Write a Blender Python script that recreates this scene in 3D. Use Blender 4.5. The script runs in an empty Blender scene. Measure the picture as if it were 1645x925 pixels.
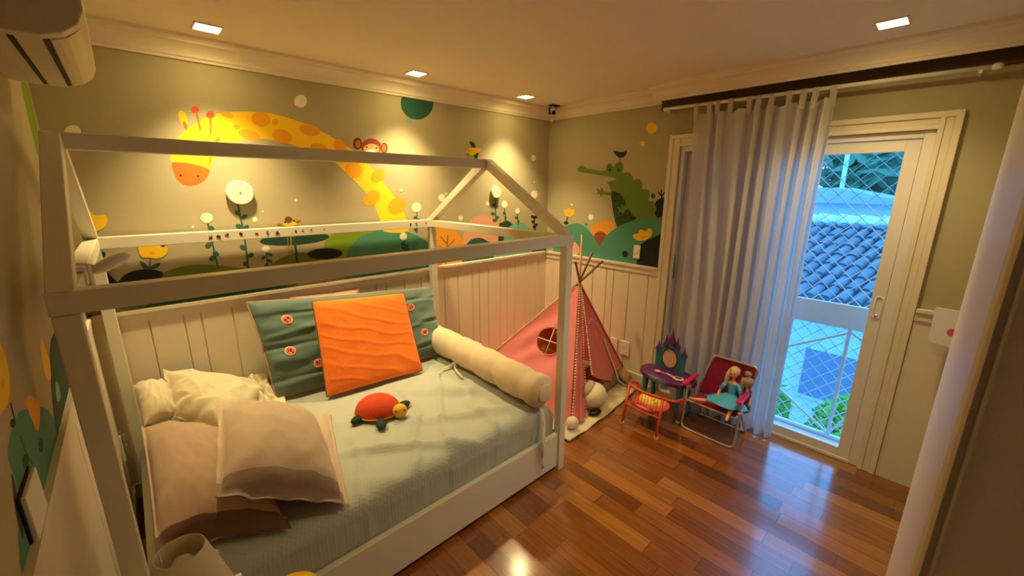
import bpy, math, random
from mathutils import Vector, Matrix, noise
PI = math.pi
scene = bpy.context.scene
COL = scene.collection

# ------------------------------------------------------------------ camera
cam_data = bpy.data.cameras.new('camera')
cam_data.sensor_width = 36.0
cam_data.lens = 657.31 / 1645 * 36.0
cam_data.clip_start = 0.01
cam = bpy.data.objects.new('camera', cam_data)
COL.objects.link(cam)
YAW, PITCH, ROLL = 0.8215, -0.242, 0.0071
fwd = Vector((math.cos(PITCH) * math.cos(YAW), math.cos(PITCH) * math.sin(YAW), math.sin(PITCH)))
rgt = Vector((math.sin(YAW), -math.cos(YAW), 0))
upv = rgt.cross(fwd)
R_ = rgt * math.cos(ROLL) + upv * math.sin(ROLL)
U_ = upv * math.cos(ROLL) - rgt * math.sin(ROLL)
m = Matrix((R_, U_, -fwd)).transposed().to_4x4()
m.translation = Vector((-3.1352, -2.8537, 1.70))
cam.matrix_world = m
scene.camera = cam

# ------------------------------------------------------------------ world, exposure
scene.view_settings.view_transform = 'Standard'
scene.view_settings.look = 'None'
scene.view_settings.gamma = 1.0
scene.view_settings.use_curve_mapping = False
scene.view_settings.exposure = 0.2
SKY = (0.075, 0.38, 0.98)
SKY_STRENGTH = 5.5
DOWNLIGHT_W = 115.0
DOWNLIGHT_COL = (1.0, 0.80, 0.40)
w = bpy.data.worlds.new('world')
scene.world = w
w.use_nodes = True
nt = w.node_tree
nt.nodes.clear()
wo = nt.nodes.new('ShaderNodeOutputWorld')
bg = nt.nodes.new('ShaderNodeBackground')
tc = nt.nodes.new('ShaderNodeTexCoord')
sp = nt.nodes.new('ShaderNodeSeparateXYZ')
cr = nt.nodes.new('ShaderNodeValToRGB')
cr.color_ramp.elements[0].position = 0.0
cr.color_ramp.elements[0].color = (SKY[0], SKY[1], SKY[2], 1)
cr.color_ramp.elements[1].position = 0.8
cr.color_ramp.elements[1].color = (SKY[0] * 1.3, SKY[1] * 1.15, SKY[2], 1)
nt.links.new(tc.outputs['Generated'], sp.inputs[0])
nt.links.new(sp.outputs['Z'], cr.inputs[0])
nt.links.new(cr.outputs[0], bg.inputs['Color'])
bg.inputs['Strength'].default_value = SKY_STRENGTH
nt.links.new(bg.outputs[0], wo.inputs[0])


# ------------------------------------------------------------------ materials
def s2l(c):
    return tuple(((x / 255) / 12.92 if x / 255 <= 0.04045 else ((x / 255 + 0.055) / 1.055) ** 2.4) for x in c)


MATS = {}


def mat(name, rgb, rough=0.6, bump=0.0, bscale=200.0, vary=0.0, vscale=6.0, metal=0.0, coat=0.0, trans=0.0, emit=None, estr=0.0,
        sheen=0.0, spec=0.5, stretch=None):
    if name in MATS:
        return MATS[name]
    ma = bpy.data.materials.new(name)
    ma.use_nodes = True
    t = ma.node_tree
    b = t.nodes['Principled BSDF']
    c = s2l(rgb)
    b.inputs['Base Color'].default_value = (*c, 1)
    b.inputs['Roughness'].default_value = rough
    b.inputs['Metallic'].default_value = metal
    b.inputs['Coat Weight'].default_value = coat
    b.inputs['Specular IOR Level'].default_value = spec
    b.inputs['Sheen Weight'].default_value = sheen
    tcn = t.nodes.new('ShaderNodeTexCoord')
    mp = t.nodes.new('ShaderNodeMapping')
    t.links.new(tcn.outputs['Object'], mp.inputs[0])
    if stretch:
        mp.inputs['Scale'].default_value = stretch
    n = t.nodes.new('ShaderNodeTexNoise')
    n.inputs['Scale'].default_value = vscale
    n.inputs['Detail'].default_value = 4
    t.links.new(mp.outputs[0], n.inputs['Vector'])
    mx = t.nodes.new('ShaderNodeMix')
    mx.data_type = 'RGBA'
    v = vary if vary else 0.03
    mx.inputs['A'].default_value = (*[x * (1 - v) for x in c], 1)
    mx.inputs['B'].default_value = (*[min(1, x * (1 + v)) for x in c], 1)
    t.links.new(n.outputs['Fac'], mx.inputs['Factor'])
    t.links.new(mx.outputs['Result'], b.inputs['Base Color'])
    if bump:
        n2 = t.nodes.new('ShaderNodeTexNoise')
        n2.inputs['Scale'].default_value = bscale
        n2.inputs['Detail'].default_value = 3
        t.links.new(mp.outputs[0], n2.inputs['Vector'])
        bp = t.nodes.new('ShaderNodeBump')
        bp.inputs['Strength'].default_value = bump
        bp.inputs['Distance'].default_value = 0.004
        t.links.new(n2.outputs['Fac'], bp.inputs['Height'])
        t.links.new(bp.outputs[0], b.inputs['Normal'])
    if emit:
        b.inputs['Emission Color'].default_value = (*s2l(emit), 1)
        b.inputs['Emission Strength'].default_value = estr
    if trans:
        out = t.nodes['Material Output']
        tr = t.nodes.new('ShaderNodeBsdfTranslucent')
        t.links.new(mx.outputs['Result'], tr.inputs['Color'])
        ms = t.nodes.new('ShaderNodeMixShader')
        ms.inputs[0].default_value = trans
        t.links.new(b.outputs[0], ms.inputs[1])
        t.links.new(tr.outputs[0], ms.inputs[2])
        t.links.new(ms.outputs[0], out.inputs[0])
    MATS[name] = ma
    return ma


WALLC = (172, 159, 124)
M_wall = mat('wall_paint', WALLC, 0.75, 0.08, 60, 0.04, 3)
M_ceil = mat('ceiling_paint', (230, 214, 190), 0.85, 0.05, 40)
M_trim = mat('cream_lacquer', (222, 208, 182), 0.45, 0.03, 30, 0.03, 4)
M_bed = mat('bed_lacquer', (220, 212, 188), 0.4, 0.03, 40, 0.03, 5)
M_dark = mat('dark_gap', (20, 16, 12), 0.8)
M_frame = mat('frame_white', (226, 216, 204), 0.35, 0.02, 30, 0.03, 3)
MC = {
    'black': (12, 18, 24), 'olive': (104, 116, 22), 'dteal': (22, 82, 66), 'dgreen': (20, 62, 40), 'teal': (72, 138, 112),
    'green': (122, 150, 20), 'orange': (226, 150, 30), 'brown': (110, 62, 16), 'pink': (222, 158, 130), 'mint': (112, 168, 136),
    'yellow': (252, 200, 6), 'rust': (196, 104, 12), 'amber': (240, 160, 8), 'red': (220, 86, 36), 'cream': (240, 230, 196),
    'dbrown': (96, 36, 10), 'brownred': (150, 58, 14), 'peach': (236, 168, 110), 'white': (248, 244, 230), 'lemon': (240, 190, 20),
    'stem': (44, 92, 66), 'ochre': (150, 120, 30), 'rust2': (140, 70, 30), 'croc': (98, 126, 36), 'croc2': (86, 112, 34),
    'crocd': (44, 66, 24)}
MM = {k: mat('mural_' + k, v, 0.75, 0.05, 60, 0.03, 5) for k, v in MC.items()}
M_bolster = mat('bolster_cotton', (214, 192, 158), 0.9, 0.25, 500, 0.04, 8, sheen=0.2)
M_cream = mat('cream_cotton', (214, 200, 164), 0.9, 0.25, 500, 0.04, 8, sheen=0.2)
M_beige = mat('beige_linen', (192, 166, 138), 0.9, 0.3, 500, 0.06, 8, sheen=0.2)
M_tan = mat('tan_linen', (178, 146, 120), 0.9, 0.3, 500, 0.06, 8, sheen=0.2)
M_hem = mat('brown_hem', (112, 80, 62), 0.9, 0.3, 500, 0.08, 8)
M_hem2 = mat('mauve_satin_hem', (152, 124, 106), 0.6, 0.3, 300, 0.1, 20, stretch=(1, 1, 0.1))
M_greenq = mat('sage_quilt', (88, 110, 98), 0.85, 0.3, 300, 0.08, 6, sheen=0.3)
M_orange = mat('orange_quilt', (252, 122, 12), 0.85, 0.5, 220, 0.06, 8, sheen=0.2)
M_turt = mat('turtle_orange', (212, 66, 8), 0.8, 0.5, 300)
M_turtf = mat('turtle_dark_green', (28, 44, 28), 0.85, 0.3, 300)
M_yel = mat('plush_yellow', (226, 176, 30), 0.8, 0.4, 300)
M_pink = mat('tent_pink', (234, 136, 134), 0.85, 0.2, 350, 0.05, 6, trans=0.25)
M_pinkd = mat('tent_pink_hem', (176, 62, 60), 0.85, 0.2, 350)
M_pom = mat('pompom_white', (236, 214, 196), 0.95, 0.6, 200)
M_bamboo = mat('bamboo', (190, 140, 80), 0.6, 0.1, 60, 0.15, 10)
M_bambood = mat('bamboo_dark', (128, 84, 44), 0.6, 0.1, 60, 0.15, 10)
M_canvas = mat('canvas_mat', (216, 204, 164), 0.95, 0.6, 90, 0.08, 12)
M_brownf = mat('rust_fabric', (186, 98, 34), 0.9, 0.3, 200, 0.12, 12)
M_purple = mat('purple_plastic', (96, 26, 96), 0.35, 0.02, 40, 0.05)
M_tealp = mat('teal_plastic', (40, 128, 138), 0.4, 0.4, 60, 0.2, 30)
M_silver = mat('chrome_tube', (225, 222, 218), 0.32, metal=1.0)
M_redp = mat('red_enamel', (206, 66, 46), 0.35)
M_wine = mat('magenta_sling', (150, 20, 66), 0.7, 0.2, 300, 0.08)
M_pinkp = mat('pink_plastic', (206, 40, 92), 0.35)
M_skin = mat('doll_skin', (232, 170, 132), 0.45)
M_blond = mat('doll_hair_blond', (214, 190, 150), 0.6, 0.8, 80, 0.2, 40, stretch=(1, 1, 0.2))
M_ash = mat('doll_hair_ash', (156, 132, 112), 0.6, 0.8, 80, 0.25, 40, stretch=(1, 1, 0.2))
M_dress = mat('turquoise_dress', (80, 176, 224), 0.45, 0.3, 120, 0.15, 20)
M_plum = mat('plum_dress', (92, 36, 60), 0.6, 0.2, 120, 0.1, 20)
M_white = mat('white_plastic', (232, 226, 212), 0.4)
M_blackp = mat('black_plastic', (14, 13, 13), 0.35)
M_glassd = mat('black_lens', (6, 6, 8), 0.08)


# ------------------------------------------------------------------ mesh builder
class MB:
    def __init__(self):
        self.v = []; self.f = []; self.fm = []; self.fs = []; self.mats = []

    def mi(self, ma):
        if ma not in self.mats:
            self.mats.append(ma)
        return self.mats.index(ma)

    def add(self, vs, fs, ma, smooth=False):
        o = len(self.v)
        self.v += [Vector(p) for p in vs]
        k = self.mi(ma)
        for f in fs:
            self.f.append([i + o for i in f]); self.fm.append(k); self.fs.append(smooth)
        return self

    def box(self, x0, x1, y0, y1, z0, z1, ma):
        vs = [(x, y, z) for x in (x0, x1) for y in (y0, y1) for z in (z0, z1)]
        return self.add(vs, [(0, 1, 3, 2), (4, 6, 7, 5), (0, 4, 5, 1), (2, 3, 7, 6), (0, 2, 6, 4), (1, 5, 7, 3)], ma)

    def beam(self, p, q, wd, ht, ma, ref=(0, 0, 1)):
        p, q = Vector(p), Vector(q)
        d = (q - p).normalized()
        s = d.cross(Vector(ref))
        if s.length < 1e-4:
            s = d.cross(Vector((1, 0, 0)))
        s.normalize()
        u = s.cross(d)
        vs = [e + s * a * wd / 2 + u * b * ht / 2 for e in (p, q) for a, b in ((-1, -1), (1, -1), (1, 1), (-1, 1))]
        return self.add(vs, [(3, 2, 1, 0), (4, 5, 6, 7), (0, 1, 5, 4), (1, 2, 6, 5), (2, 3, 7, 6), (3, 0, 4, 7)], ma)

    def tube(self, pts, r, ma, n=10, closed=False, caps=True):
        pts = [Vector(p) for p in pts]
        N = len(pts)
        rs = r if isinstance(r, (list, tuple)) else [r] * N
        vs = []
        ref = None
        for i, p in enumerate(pts):
            a = pts[(i - 1) % N] if (closed or i > 0) else p
            b = pts[(i + 1) % N] if (closed or i < N - 1) else p
            d = (b - a).normalized()
            if ref is None:
                ref = d.orthogonal().normalized()
            s = (ref - d * ref.dot(d))
            if s.length < 1e-5:
                s = d.orthogonal()
            s.normalize()
            ref = s
            t = d.cross(s)
            for k in range(n):
                an = 2 * PI * k / n
                vs.append(p + (s * math.cos(an) + t * math.sin(an)) * rs[i])
        fs = []
        for i in range(N if closed else N - 1):
            j = (i + 1) % N
            for k in range(n):
                l = (k + 1) % n
                fs.append((i * n + k, i * n + l, j * n + l, j * n + k))
        self.add(vs, fs, ma, True)
        if caps and not closed:
            o = len(self.v) - N * n
            k = self.mi(ma)
            self.f.append([o + i for i in range(n)][::-1]); self.fm.append(k); self.fs.append(False)
            self.f.append([o + (N - 1) * n + i for i in range(n)]); self.fm.append(k); self.fs.append(False)
        return self

    def ell(self, c, rx, ry, rz, ma, M=None, nu=20, nv=12, fn=None):
        c = Vector(c)
        vs = []
        for j in range(nv + 1):
            th = PI * j / nv
            for i in range(nu):
                ph = 2 * PI * i / nu
                p = Vector((rx * math.sin(th) * math.cos(ph), ry * math.sin(th) * math.sin(ph), rz * math.cos(th)))
                if fn:
                    p = fn(p)
                if M:
                    p = M @ p
                vs.append(c + p)
        fs = [(j * nu + i, (j + 1) * nu + i, (j + 1) * nu + (i + 1) % nu, j * nu + (i + 1) % nu) for j in range(nv) for i in range(nu)]
        return self.add(vs, fs, ma, True)

    def lathe(self, prof, c, ma, n=32, sx=1.0, sy=1.0, smooth=True):
        c = Vector(c)
        vs = [c + Vector((r * sx * math.cos(2 * PI * i / n), r * sy * math.sin(2 * PI * i / n), z)) for r, z in prof for i in range(n)]
        fs = [(j * n + i, j * n + (i + 1) % n, (j + 1) * n + (i + 1) % n, (j + 1) * n + i) for j in range(len(prof) - 1) for i in range(n)]
        return self.add(vs, fs, ma, smooth)

    def poly(self, pts, ma):
        return self.add(pts, [tuple(range(len(pts)))], ma)

    def prism(self, pts, d, ma):
        d = Vector(d)
        pts = [Vector(p) for p in pts]
        n = len(pts)
        self.add(pts + [p + d for p in pts], [tuple(range(n))[::-1], tuple(range(n, 2 * n))] +
                 [(i, (i + 1) % n, n + (i + 1) % n, n + i) for i in range(n)], ma)
        return self

    def grid(self, fn, nu, nv, ma, smooth=True, skip=None, matfn=None):
        o = len(self.v)
        for j in range(nv + 1):
            for i in range(nu + 1):
                self.v.append(Vector(fn(i / nu, j / nv)))
        k0 = self.mi(ma)
        for j in range(nv):
            for i in range(nu):
                if skip and skip((i + .5) / nu, (j + .5) / nv):
                    continue
                a = o + j * (nu + 1) + i
                self.f.append([a, a + 1, a + nu + 2, a + nu + 1])
                mm = matfn((i + .5) / nu, (j + .5) / nv) if matfn else None
                self.fm.append(self.mi(mm) if mm else k0)
                self.fs.append(smooth)
        return self

    def build(self, name, parent=None, bevel=0.0, origin=None, merge=False, solid=0.0, sub=0, **props):
        if parent is not None:
            off = world_loc(parent)
        elif origin is not None:
            off = Vector(origin)
        else:
            xs = [p.x for p in self.v]; ys = [p.y for p in self.v]; zs = [p.z for p in self.v]
            off = Vector(((min(xs) + max(xs)) / 2, (min(ys) + max(ys)) / 2, min(zs)))
        me = bpy.data.meshes.new(name)
        me.from_pydata([p - off for p in self.v], [], self.f)
        for ma in self.mats:
            me.materials.append(ma)
        me.polygons.foreach_set('material_index', self.fm)
        me.polygons.foreach_set('use_smooth', self.fs)
        me.update()
        o = bpy.data.objects.new(name, me)
        COL.objects.link(o)
        if parent is not None:
            o.parent = parent
        else:
            o.location = off
        if merge:
            mo = o.modifiers.new('weld', 'WELD'); mo.merge_threshold = 0.0004
        if solid:
            mo = o.modifiers.new('solid', 'SOLIDIFY'); mo.thickness = solid; mo.offset = 0
        if bevel:
            mo = o.modifiers.new('bevel', 'BEVEL'); mo.width = bevel; mo.segments = 2; mo.limit_method = 'ANGLE'
        if sub:
            mo = o.modifiers.new('sub', 'SUBSURF'); mo.levels = sub; mo.render_levels = sub
        for k, v in props.items():
            o[k] = v
        return o


def world_loc(o):
    p = Vector((0, 0, 0))
    while o is not None:
        p += o.location
        o = o.parent
    return p


def thing(name, loc, label, cat, group=None):
    o = bpy.data.objects.new(name, None)
    COL.objects.link(o)
    o.location = loc
    o.empty_display_size = 0.1
    o['label'] = label
    o['category'] = cat
    if group:
        o['group'] = group
    return o


def struct(mb, name, **k):
    return mb.build(name, kind='structure', **k)


def smooth_closed(P, n=4):
    out = []
    N = len(P)
    for i in range(N):
        p0, p1, p2, p3 = P[i - 1], P[i], P[(i + 1) % N], P[(i + 2) % N]
        for k in range(n):
            t = k / n
            out.append(tuple(0.5 * (2 * b + (c - a) * t + (2 * a - 5 * b + 4 * c - d) * t * t + (3 * b - a - 3 * c + d) * t ** 3)
                             for a, b, c, d in zip(p0, p1, p2, p3)))
    return out


def nz(x, y, z=0.0):
    return noise.noise(Vector((x, y, z)))


def rot(ax, deg):
    return Matrix.Rotation(math.radians(deg), 3, ax)

MURAL_BACK=[('black',1,[-3291,1143,-3280,1208,-3229,1214,-3198,1245,-3159,1265,-3105,1267,-3063,1255,-3033,1230,-2960,1177,-2851,1063]),
('black',1,[-3246,1359,-3248,1352,-3254,1347,-3261,1344,-3268,1345,-3273,1349,-3277,1355,-3277,1363,-3274,1370,-3269,1375,-3262,1378,-3255,1377,-3249,1373,-3246,1367]),
('black',0,[-3276,1339,-3268,1307,-3228,1281,-3258,1278,-3224,1210,-3280,1204]),
('olive',1,[-3078,1195,-3041,1237,-2989,1258,-2916,1266,-2824,1256,-2729,1232,-2629,1199,-2412,1094,-2426,968,-3300,1087]),
('dteal',0,[-3150,1050,-3121,1097,-2909,1106,-2455,1100,-2470,976,-3151,1042]),
('olive',1,[-2571,1162,-2494,1242,-2397,1274,-2325,1275,-2265,1242,-2134,1101]),
('green',1,[-2227,1114,-2201,1304,-2176,1356,-2106,1392,-2023,1400,-1848,1392,-1744,1322,-1763,1049]),
('dgreen',0,[-2384,1346,-2384,1268,-2385,1175,-2372,1175,-2371,1268,-2371,1346]),
('dgreen',0,[-2201,1235,-2202,1159,-2190,1158,-2189,1235]),
('dgreen',1,[-2163,1367,-2186,1350,-2247,1336,-2333,1330,-2424,1331,-2502,1339,-2554,1352,-2571,1368,-2552,1384,-2499,1397,-2420,1405,-2330,1405,-2245,1398,-2185,1385]),
('black',1,[-2086,1247,-2098,1231,-2132,1221,-2179,1217,-2230,1221,-2274,1231,-2303,1246,-2312,1262,-2301,1277,-2270,1288,-2225,1292,-2175,1289,-2129,1279,-2097,1264]),
('teal',1,[-2061,1045,-2051,1237,-2024,1286,-1929,1356,-1752,1392,-1584,1361,-1441,1291,-1385,1193,-1381,942]),
('orange',1,[-1391,943,-1321,1382,-1180,1377,-1098,1302,-1056,1206,-1069,895]),
('brown',0,[-1241,1029,-1209,1307,-1218,1308,-1249,1030]),
('brown',0,[-1225,1201,-1139,1264,-1144,1269,-1231,1207]),
('brown',0,[-1223,1241,-1282,1306,-1288,1302,-1230,1237]),
('brown',0,[-1232,1131,-1098,1189,-1103,1195,-1237,1138]),
('brown',0,[-1226,1154,-1295,1230,-1301,1226,-1233,1150]),
('pink',1,[-1076,896,-1059,1260,-1030,1365,-939,1440,-823,1453,-702,1411,-639,1342,-587,1144,-586,822]),
('dgreen',1,[-653,832,-652,1324,-614,1379,-557,1395,-496,1369,-468,1292,-449,801]),
('mint',1,[-613,826,-588,1242,-549,1317,-442,1364,-331,1358,-258,1309,-196,1191,-138,754]),
('teal',0,[-431,924,-403,1328,-414,1329,-442,926]),
('teal',0,[-413,1170,-490,1266,-500,1263,-422,1167]),
('teal',0,[-413,1166,-324,1240,-333,1246,-422,1172]),
('teal',0,[-417,1070,-517,1160,-525,1155,-426,1065]),
('teal',0,[-418,1064,-279,1133,-287,1140,-425,1071]),
('dteal',1,[-1065,894,-1058,1152,-1034,1204,-966,1253,-873,1260,-789,1224,-728,1157,-717,842]),
('mint',1,[-730,844,-729,1061,-547,1091,-354,1085,-207,1045,-138,754]),
('dteal',1,[-230,768,-208,1077,-87,1108,40,1096,143,1009,157,710]),
('yellow',1,[-2920,1816,-2913,1867,-2890,1923,-2852,1966,-2799,2011,-2740,2055,-2674,2081,-2577,2101,-2455,2110,-2350,2098,-2240,2070,-2123,2024,-2013,1971,-1922,1912,-1843,1836,-1761,1742,-1674,1629,-1615,1540,-1582,1448,-1575,1363,-1772,1376,-1796,1466,-1834,1574,-1900,1672,-1991,1765,-2077,1847,-2149,1887,-2220,1914,-2301,1933,-2367,1951,-2452,1962,-2535,1961,-2596,1949,-2647,1928,-2689,1899,-2723,1851,-2747,1813,-2765,1780,-2837,1804]),
('rust',1,[-2920,1808,-2879,1814,-2820,1805,-2765,1782,-2780,1742,-2806,1715,-2844,1698,-2879,1698,-2909,1724,-2920,1765]),
('black',1,[-2889,1747,-2891,1743,-2895,1741,-2898,1743,-2899,1747,-2897,1751,-2893,1753,-2890,1752]),
('black',1,[-2815,1745,-2817,1741,-2820,1739,-2823,1741,-2824,1745,-2822,1748,-2819,1750,-2816,1748]),
('brown',0,[-2755,1849,-2754,1829,-2766,1804,-2763,1803,-2750,1828,-2751,1850]),
('yellow',1,[-2854,2068,-2841,2073,-2828,2060,-2824,2024,-2830,1985,-2837,1983,-2852,2011,-2858,2040]),
('rust',1,[-2830,2006,-2829,1998,-2830,1990,-2833,1985,-2836,1984,-2840,1986,-2843,1991,-2845,1999,-2846,2007,-2845,2015,-2842,2020,-2839,2021,-2835,2019,-2832,2014]),
('rust',0,[-2785,2072,-2779,1982,-2771,1985,-2777,2075]),
('rust',0,[-2725,2055,-2736,1966,-2728,1967,-2717,2056]),
('red',1,[-2766,2087,-2769,2080,-2775,2073,-2783,2069,-2790,2068,-2797,2070,-2801,2076,-2801,2083,-2799,2091,-2793,2097,-2786,2101,-2778,2102,-2771,2100,-2767,2095]),
('red',1,[-2700,2070,-2703,2061,-2709,2054,-2718,2050,-2727,2049,-2734,2051,-2739,2057,-2740,2065,-2737,2073,-2730,2081,-2722,2085,-2713,2086,-2705,2083,-2701,2078]),
('amber',1,[-2672,1972,-2670,1962,-2673,1951,-2680,1940,-2691,1932,-2702,1928,-2711,1930,-2717,1936,-2719,1945,-2716,1957,-2709,1968,-2698,1976,-2688,1979,-2678,1978]),
('rust',1,[-2694,1950,-2694,1947,-2696,1942,-2699,1937,-2704,1933,-2709,1930,-2713,1929,-2715,1931,-2716,1934,-2714,1939,-2710,1944,-2706,1948,-2701,1951,-2697,1951]),
('amber',1,[-2612,2070,-2617,2065,-2627,2061,-2640,2061,-2654,2063,-2665,2068,-2671,2075,-2671,2082,-2666,2088,-2656,2091,-2643,2092,-2630,2089,-2619,2084,-2612,2078]),
('amber',1,[-2431,2062,-2442,2046,-2461,2034,-2482,2030,-2503,2034,-2519,2045,-2526,2061,-2525,2079,-2514,2095,-2496,2107,-2475,2111,-2454,2108,-2438,2097,-2430,2080]),
('amber',1,[-2592,2014,-2596,2009,-2601,2006,-2608,2005,-2614,2006,-2619,2009,-2622,2014,-2621,2020,-2618,2024,-2613,2028,-2606,2029,-2600,2027,-2595,2024,-2592,2019]),
('amber',1,[-2498,1969,-2507,1960,-2525,1954,-2548,1954,-2571,1959,-2590,1968,-2601,1980,-2602,1992,-2593,2001,-2576,2007,-2553,2008,-2530,2003,-2511,1993,-2499,1982]),
('amber',1,[-2326,1975,-2337,1959,-2357,1949,-2380,1946,-2403,1951,-2421,1963,-2430,1979,-2429,1997,-2418,2012,-2399,2023,-2376,2026,-2353,2022,-2334,2010,-2325,1994]),
('amber',1,[-2390,2061,-2394,2054,-2401,2049,-2408,2047,-2416,2048,-2421,2053,-2423,2059,-2422,2067,-2418,2074,-2411,2079,-2404,2081,-2396,2080,-2391,2075,-2389,2069]),
('amber',1,[-2155,2026,-2167,2013,-2188,2004,-2215,2003,-2242,2008,-2264,2019,-2276,2033,-2277,2048,-2266,2061,-2245,2070,-2219,2072,-2192,2068,-2169,2057,-2156,2042]),
('amber',1,[-2117,1925,-2127,1915,-2144,1910,-2167,1909,-2189,1914,-2208,1923,-2219,1934,-2220,1946,-2211,1955,-2194,1961,-2172,1961,-2149,1957,-2130,1948,-2119,1936]),
('amber',1,[-2010,1923,-2026,1916,-2044,1917,-2061,1925,-2073,1940,-2078,1958,-2075,1975,-2065,1989,-2049,1997,-2031,1996,-2014,1988,-2002,1973,-1996,1955,-1999,1937]),
('amber',1,[-1924,1762,-1947,1751,-1973,1751,-1996,1762,-2011,1781,-2016,1805,-2010,1829,-1994,1848,-1972,1860,-1946,1860,-1923,1850,-1907,1831,-1901,1806,-1907,1782]),
('amber',1,[-1762,1738,-1786,1726,-1810,1722,-1830,1727,-1842,1741,-1843,1761,-1834,1782,-1815,1801,-1792,1813,-1767,1818,-1747,1813,-1735,1799,-1733,1779,-1743,1757]),
('amber',1,[-1816,1579,-1843,1565,-1871,1562,-1893,1569,-1906,1585,-1907,1608,-1896,1632,-1875,1653,-1848,1667,-1821,1671,-1798,1665,-1784,1648,-1783,1625,-1794,1601]),
('amber',1,[-1618,1511,-1649,1497,-1681,1494,-1708,1503,-1724,1523,-1726,1549,-1715,1576,-1692,1599,-1661,1614,-1629,1617,-1601,1608,-1585,1589,-1582,1563,-1593,1535]),
('cream',1,[-2214,2204,-2219,2187,-2231,2173,-2247,2164,-2263,2162,-2277,2167,-2286,2178,-2288,2194,-2283,2210,-2271,2224,-2255,2233,-2239,2236,-2225,2231,-2216,2219]),
('dteal',1,[-1306,2313,-1315,2275,-1337,2240,-1370,2210,-1409,2189,-1452,2179,-1494,2180,-1530,2193,-1557,2214,-1574,2243,-1578,2277,-1569,2312,-1549,2330,-1519,2330,-1481,2330,-1440,2330,-1398,2330,-1360,2330,-1330,2330,-1312,2330]),
('mint',1,[-1496,2164,-1501,2153,-1511,2145,-1524,2144,-1534,2150,-1537,2160,-1533,2171,-1522,2179,-1509,2181,-1500,2175]),
('dbrown',1,[-1886,1980,-1890,1963,-1900,1949,-1913,1941,-1927,1940,-1939,1947,-1946,1959,-1947,1976,-1943,1992,-1933,2006,-1921,2014,-1907,2015,-1895,2009,-1888,1996]),
('rust',1,[-1896,1977,-1899,1965,-1905,1956,-1912,1950,-1921,1950,-1927,1954,-1932,1963,-1932,1974,-1930,1985,-1924,1995,-1916,2000,-1908,2001,-1901,1996,-1897,1988]),
('dbrown',1,[-1700,1963,-1704,1948,-1712,1935,-1723,1927,-1735,1926,-1744,1933,-1751,1945,-1752,1960,-1748,1975,-1740,1988,-1730,1996,-1718,1996,-1708,1990,-1702,1978]),
('rust',1,[-1711,1962,-1713,1951,-1719,1942,-1726,1936,-1733,1936,-1740,1940,-1744,1949,-1745,1960,-1742,1972,-1737,1981,-1730,1986,-1722,1987,-1716,1982,-1712,1974]),
('brownred',1,[-1747,1967,-1756,1942,-1779,1921,-1809,1908,-1842,1906,-1870,1915,-1888,1934,-1893,1957,-1884,1982,-1863,2002,-1833,2015,-1801,2018,-1772,2009,-1753,1991]),
('peach',1,[-1765,1951,-1772,1935,-1789,1921,-1813,1913,-1838,1911,-1860,1917,-1875,1929,-1879,1944,-1872,1960,-1856,1973,-1832,1982,-1807,1983,-1785,1978,-1769,1966]),
('white',1,[-1790,1933,-1794,1927,-1805,1922,-1820,1918,-1836,1918,-1850,1919,-1860,1923,-1863,1929,-1859,1935,-1849,1940,-1834,1944,-1818,1945,-1803,1943,-1793,1939]),
('black',1,[-1849,1959,-1851,1954,-1855,1952,-1859,1953,-1861,1958,-1859,1963,-1854,1965,-1851,1963]),
('black',1,[-1779,1958,-1781,1953,-1786,1951,-1790,1953,-1791,1957,-1789,1962,-1785,1964,-1780,1963]),
('dgreen',1,[-975,2058,-927,2057,-910,2020,-937,2012]),
('dgreen',1,[-920,1975,-880,1972,-899,1920,-925,1929]),
('lemon',1,[-880,2002,-882,1988,-897,1974,-921,1962,-949,1955,-976,1954,-997,1959,-1007,1968,-1004,1981,-990,1995,-967,2007,-938,2014,-911,2016,-890,2012]),
('lemon',1,[-902,2009,-850,2012,-862,1990,-902,1984]),
('green',1,[-1011,1964,-977,1971,-973,1947,-1003,1945]),
('black',1,[-970,1988,-972,1983,-976,1981,-981,1983,-983,1987,-981,1992,-976,1994,-971,1993]),
('cream',1,[-2333,1610,-2335,1604,-2340,1601,-2346,1601,-2351,1605,-2352,1610,-2349,1616,-2344,1620,-2338,1620,-2334,1616]),
('cream',1,[-2567,1500,-2571,1491,-2578,1486,-2586,1486,-2593,1492,-2594,1501,-2590,1510,-2583,1516,-2574,1515,-2568,1509]),
('cream',1,[-2530,1548,-2531,1545,-2534,1543,-2536,1543,-2538,1545,-2539,1548,-2537,1551,-2535,1553,-2533,1552,-2531,1551]),
('cream',1,[-1600,1671,-1603,1664,-1610,1660,-1618,1660,-1624,1664,-1626,1671,-1623,1678,-1616,1682,-1608,1682,-1602,1678]),
('cream',1,[-2875,1475,-2877,1471,-2880,1469,-2883,1469,-2885,1472,-2886,1476,-2884,1479,-2881,1482,-2878,1481,-2876,1479]),
('cream',1,[-183,1971,-189,1955,-204,1945,-224,1944,-239,1953,-246,1968,-240,1984,-225,1994,-206,1995,-190,1987]),
('cream',1,[-147,1630,-155,1607,-178,1593,-207,1593,-231,1608,-240,1631,-232,1654,-209,1668,-180,1668,-156,1654]),
('cream',1,[-188,1747,-190,1742,-194,1740,-199,1739,-204,1742,-206,1747,-204,1751,-200,1754,-195,1754,-190,1752]),
('cream',1,[-762,1555,-766,1545,-777,1538,-791,1539,-801,1545,-805,1556,-801,1567,-790,1573,-777,1573,-766,1566]),
('cream',1,[-1209,1644,-1211,1638,-1217,1635,-1223,1635,-1228,1638,-1229,1644,-1227,1650,-1222,1654,-1216,1654,-1211,1650]),
('cream',1,[-1055,1440,-1060,1428,-1072,1421,-1086,1422,-1098,1430,-1102,1442,-1097,1454,-1085,1461,-1071,1461,-1059,1453]),
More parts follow.
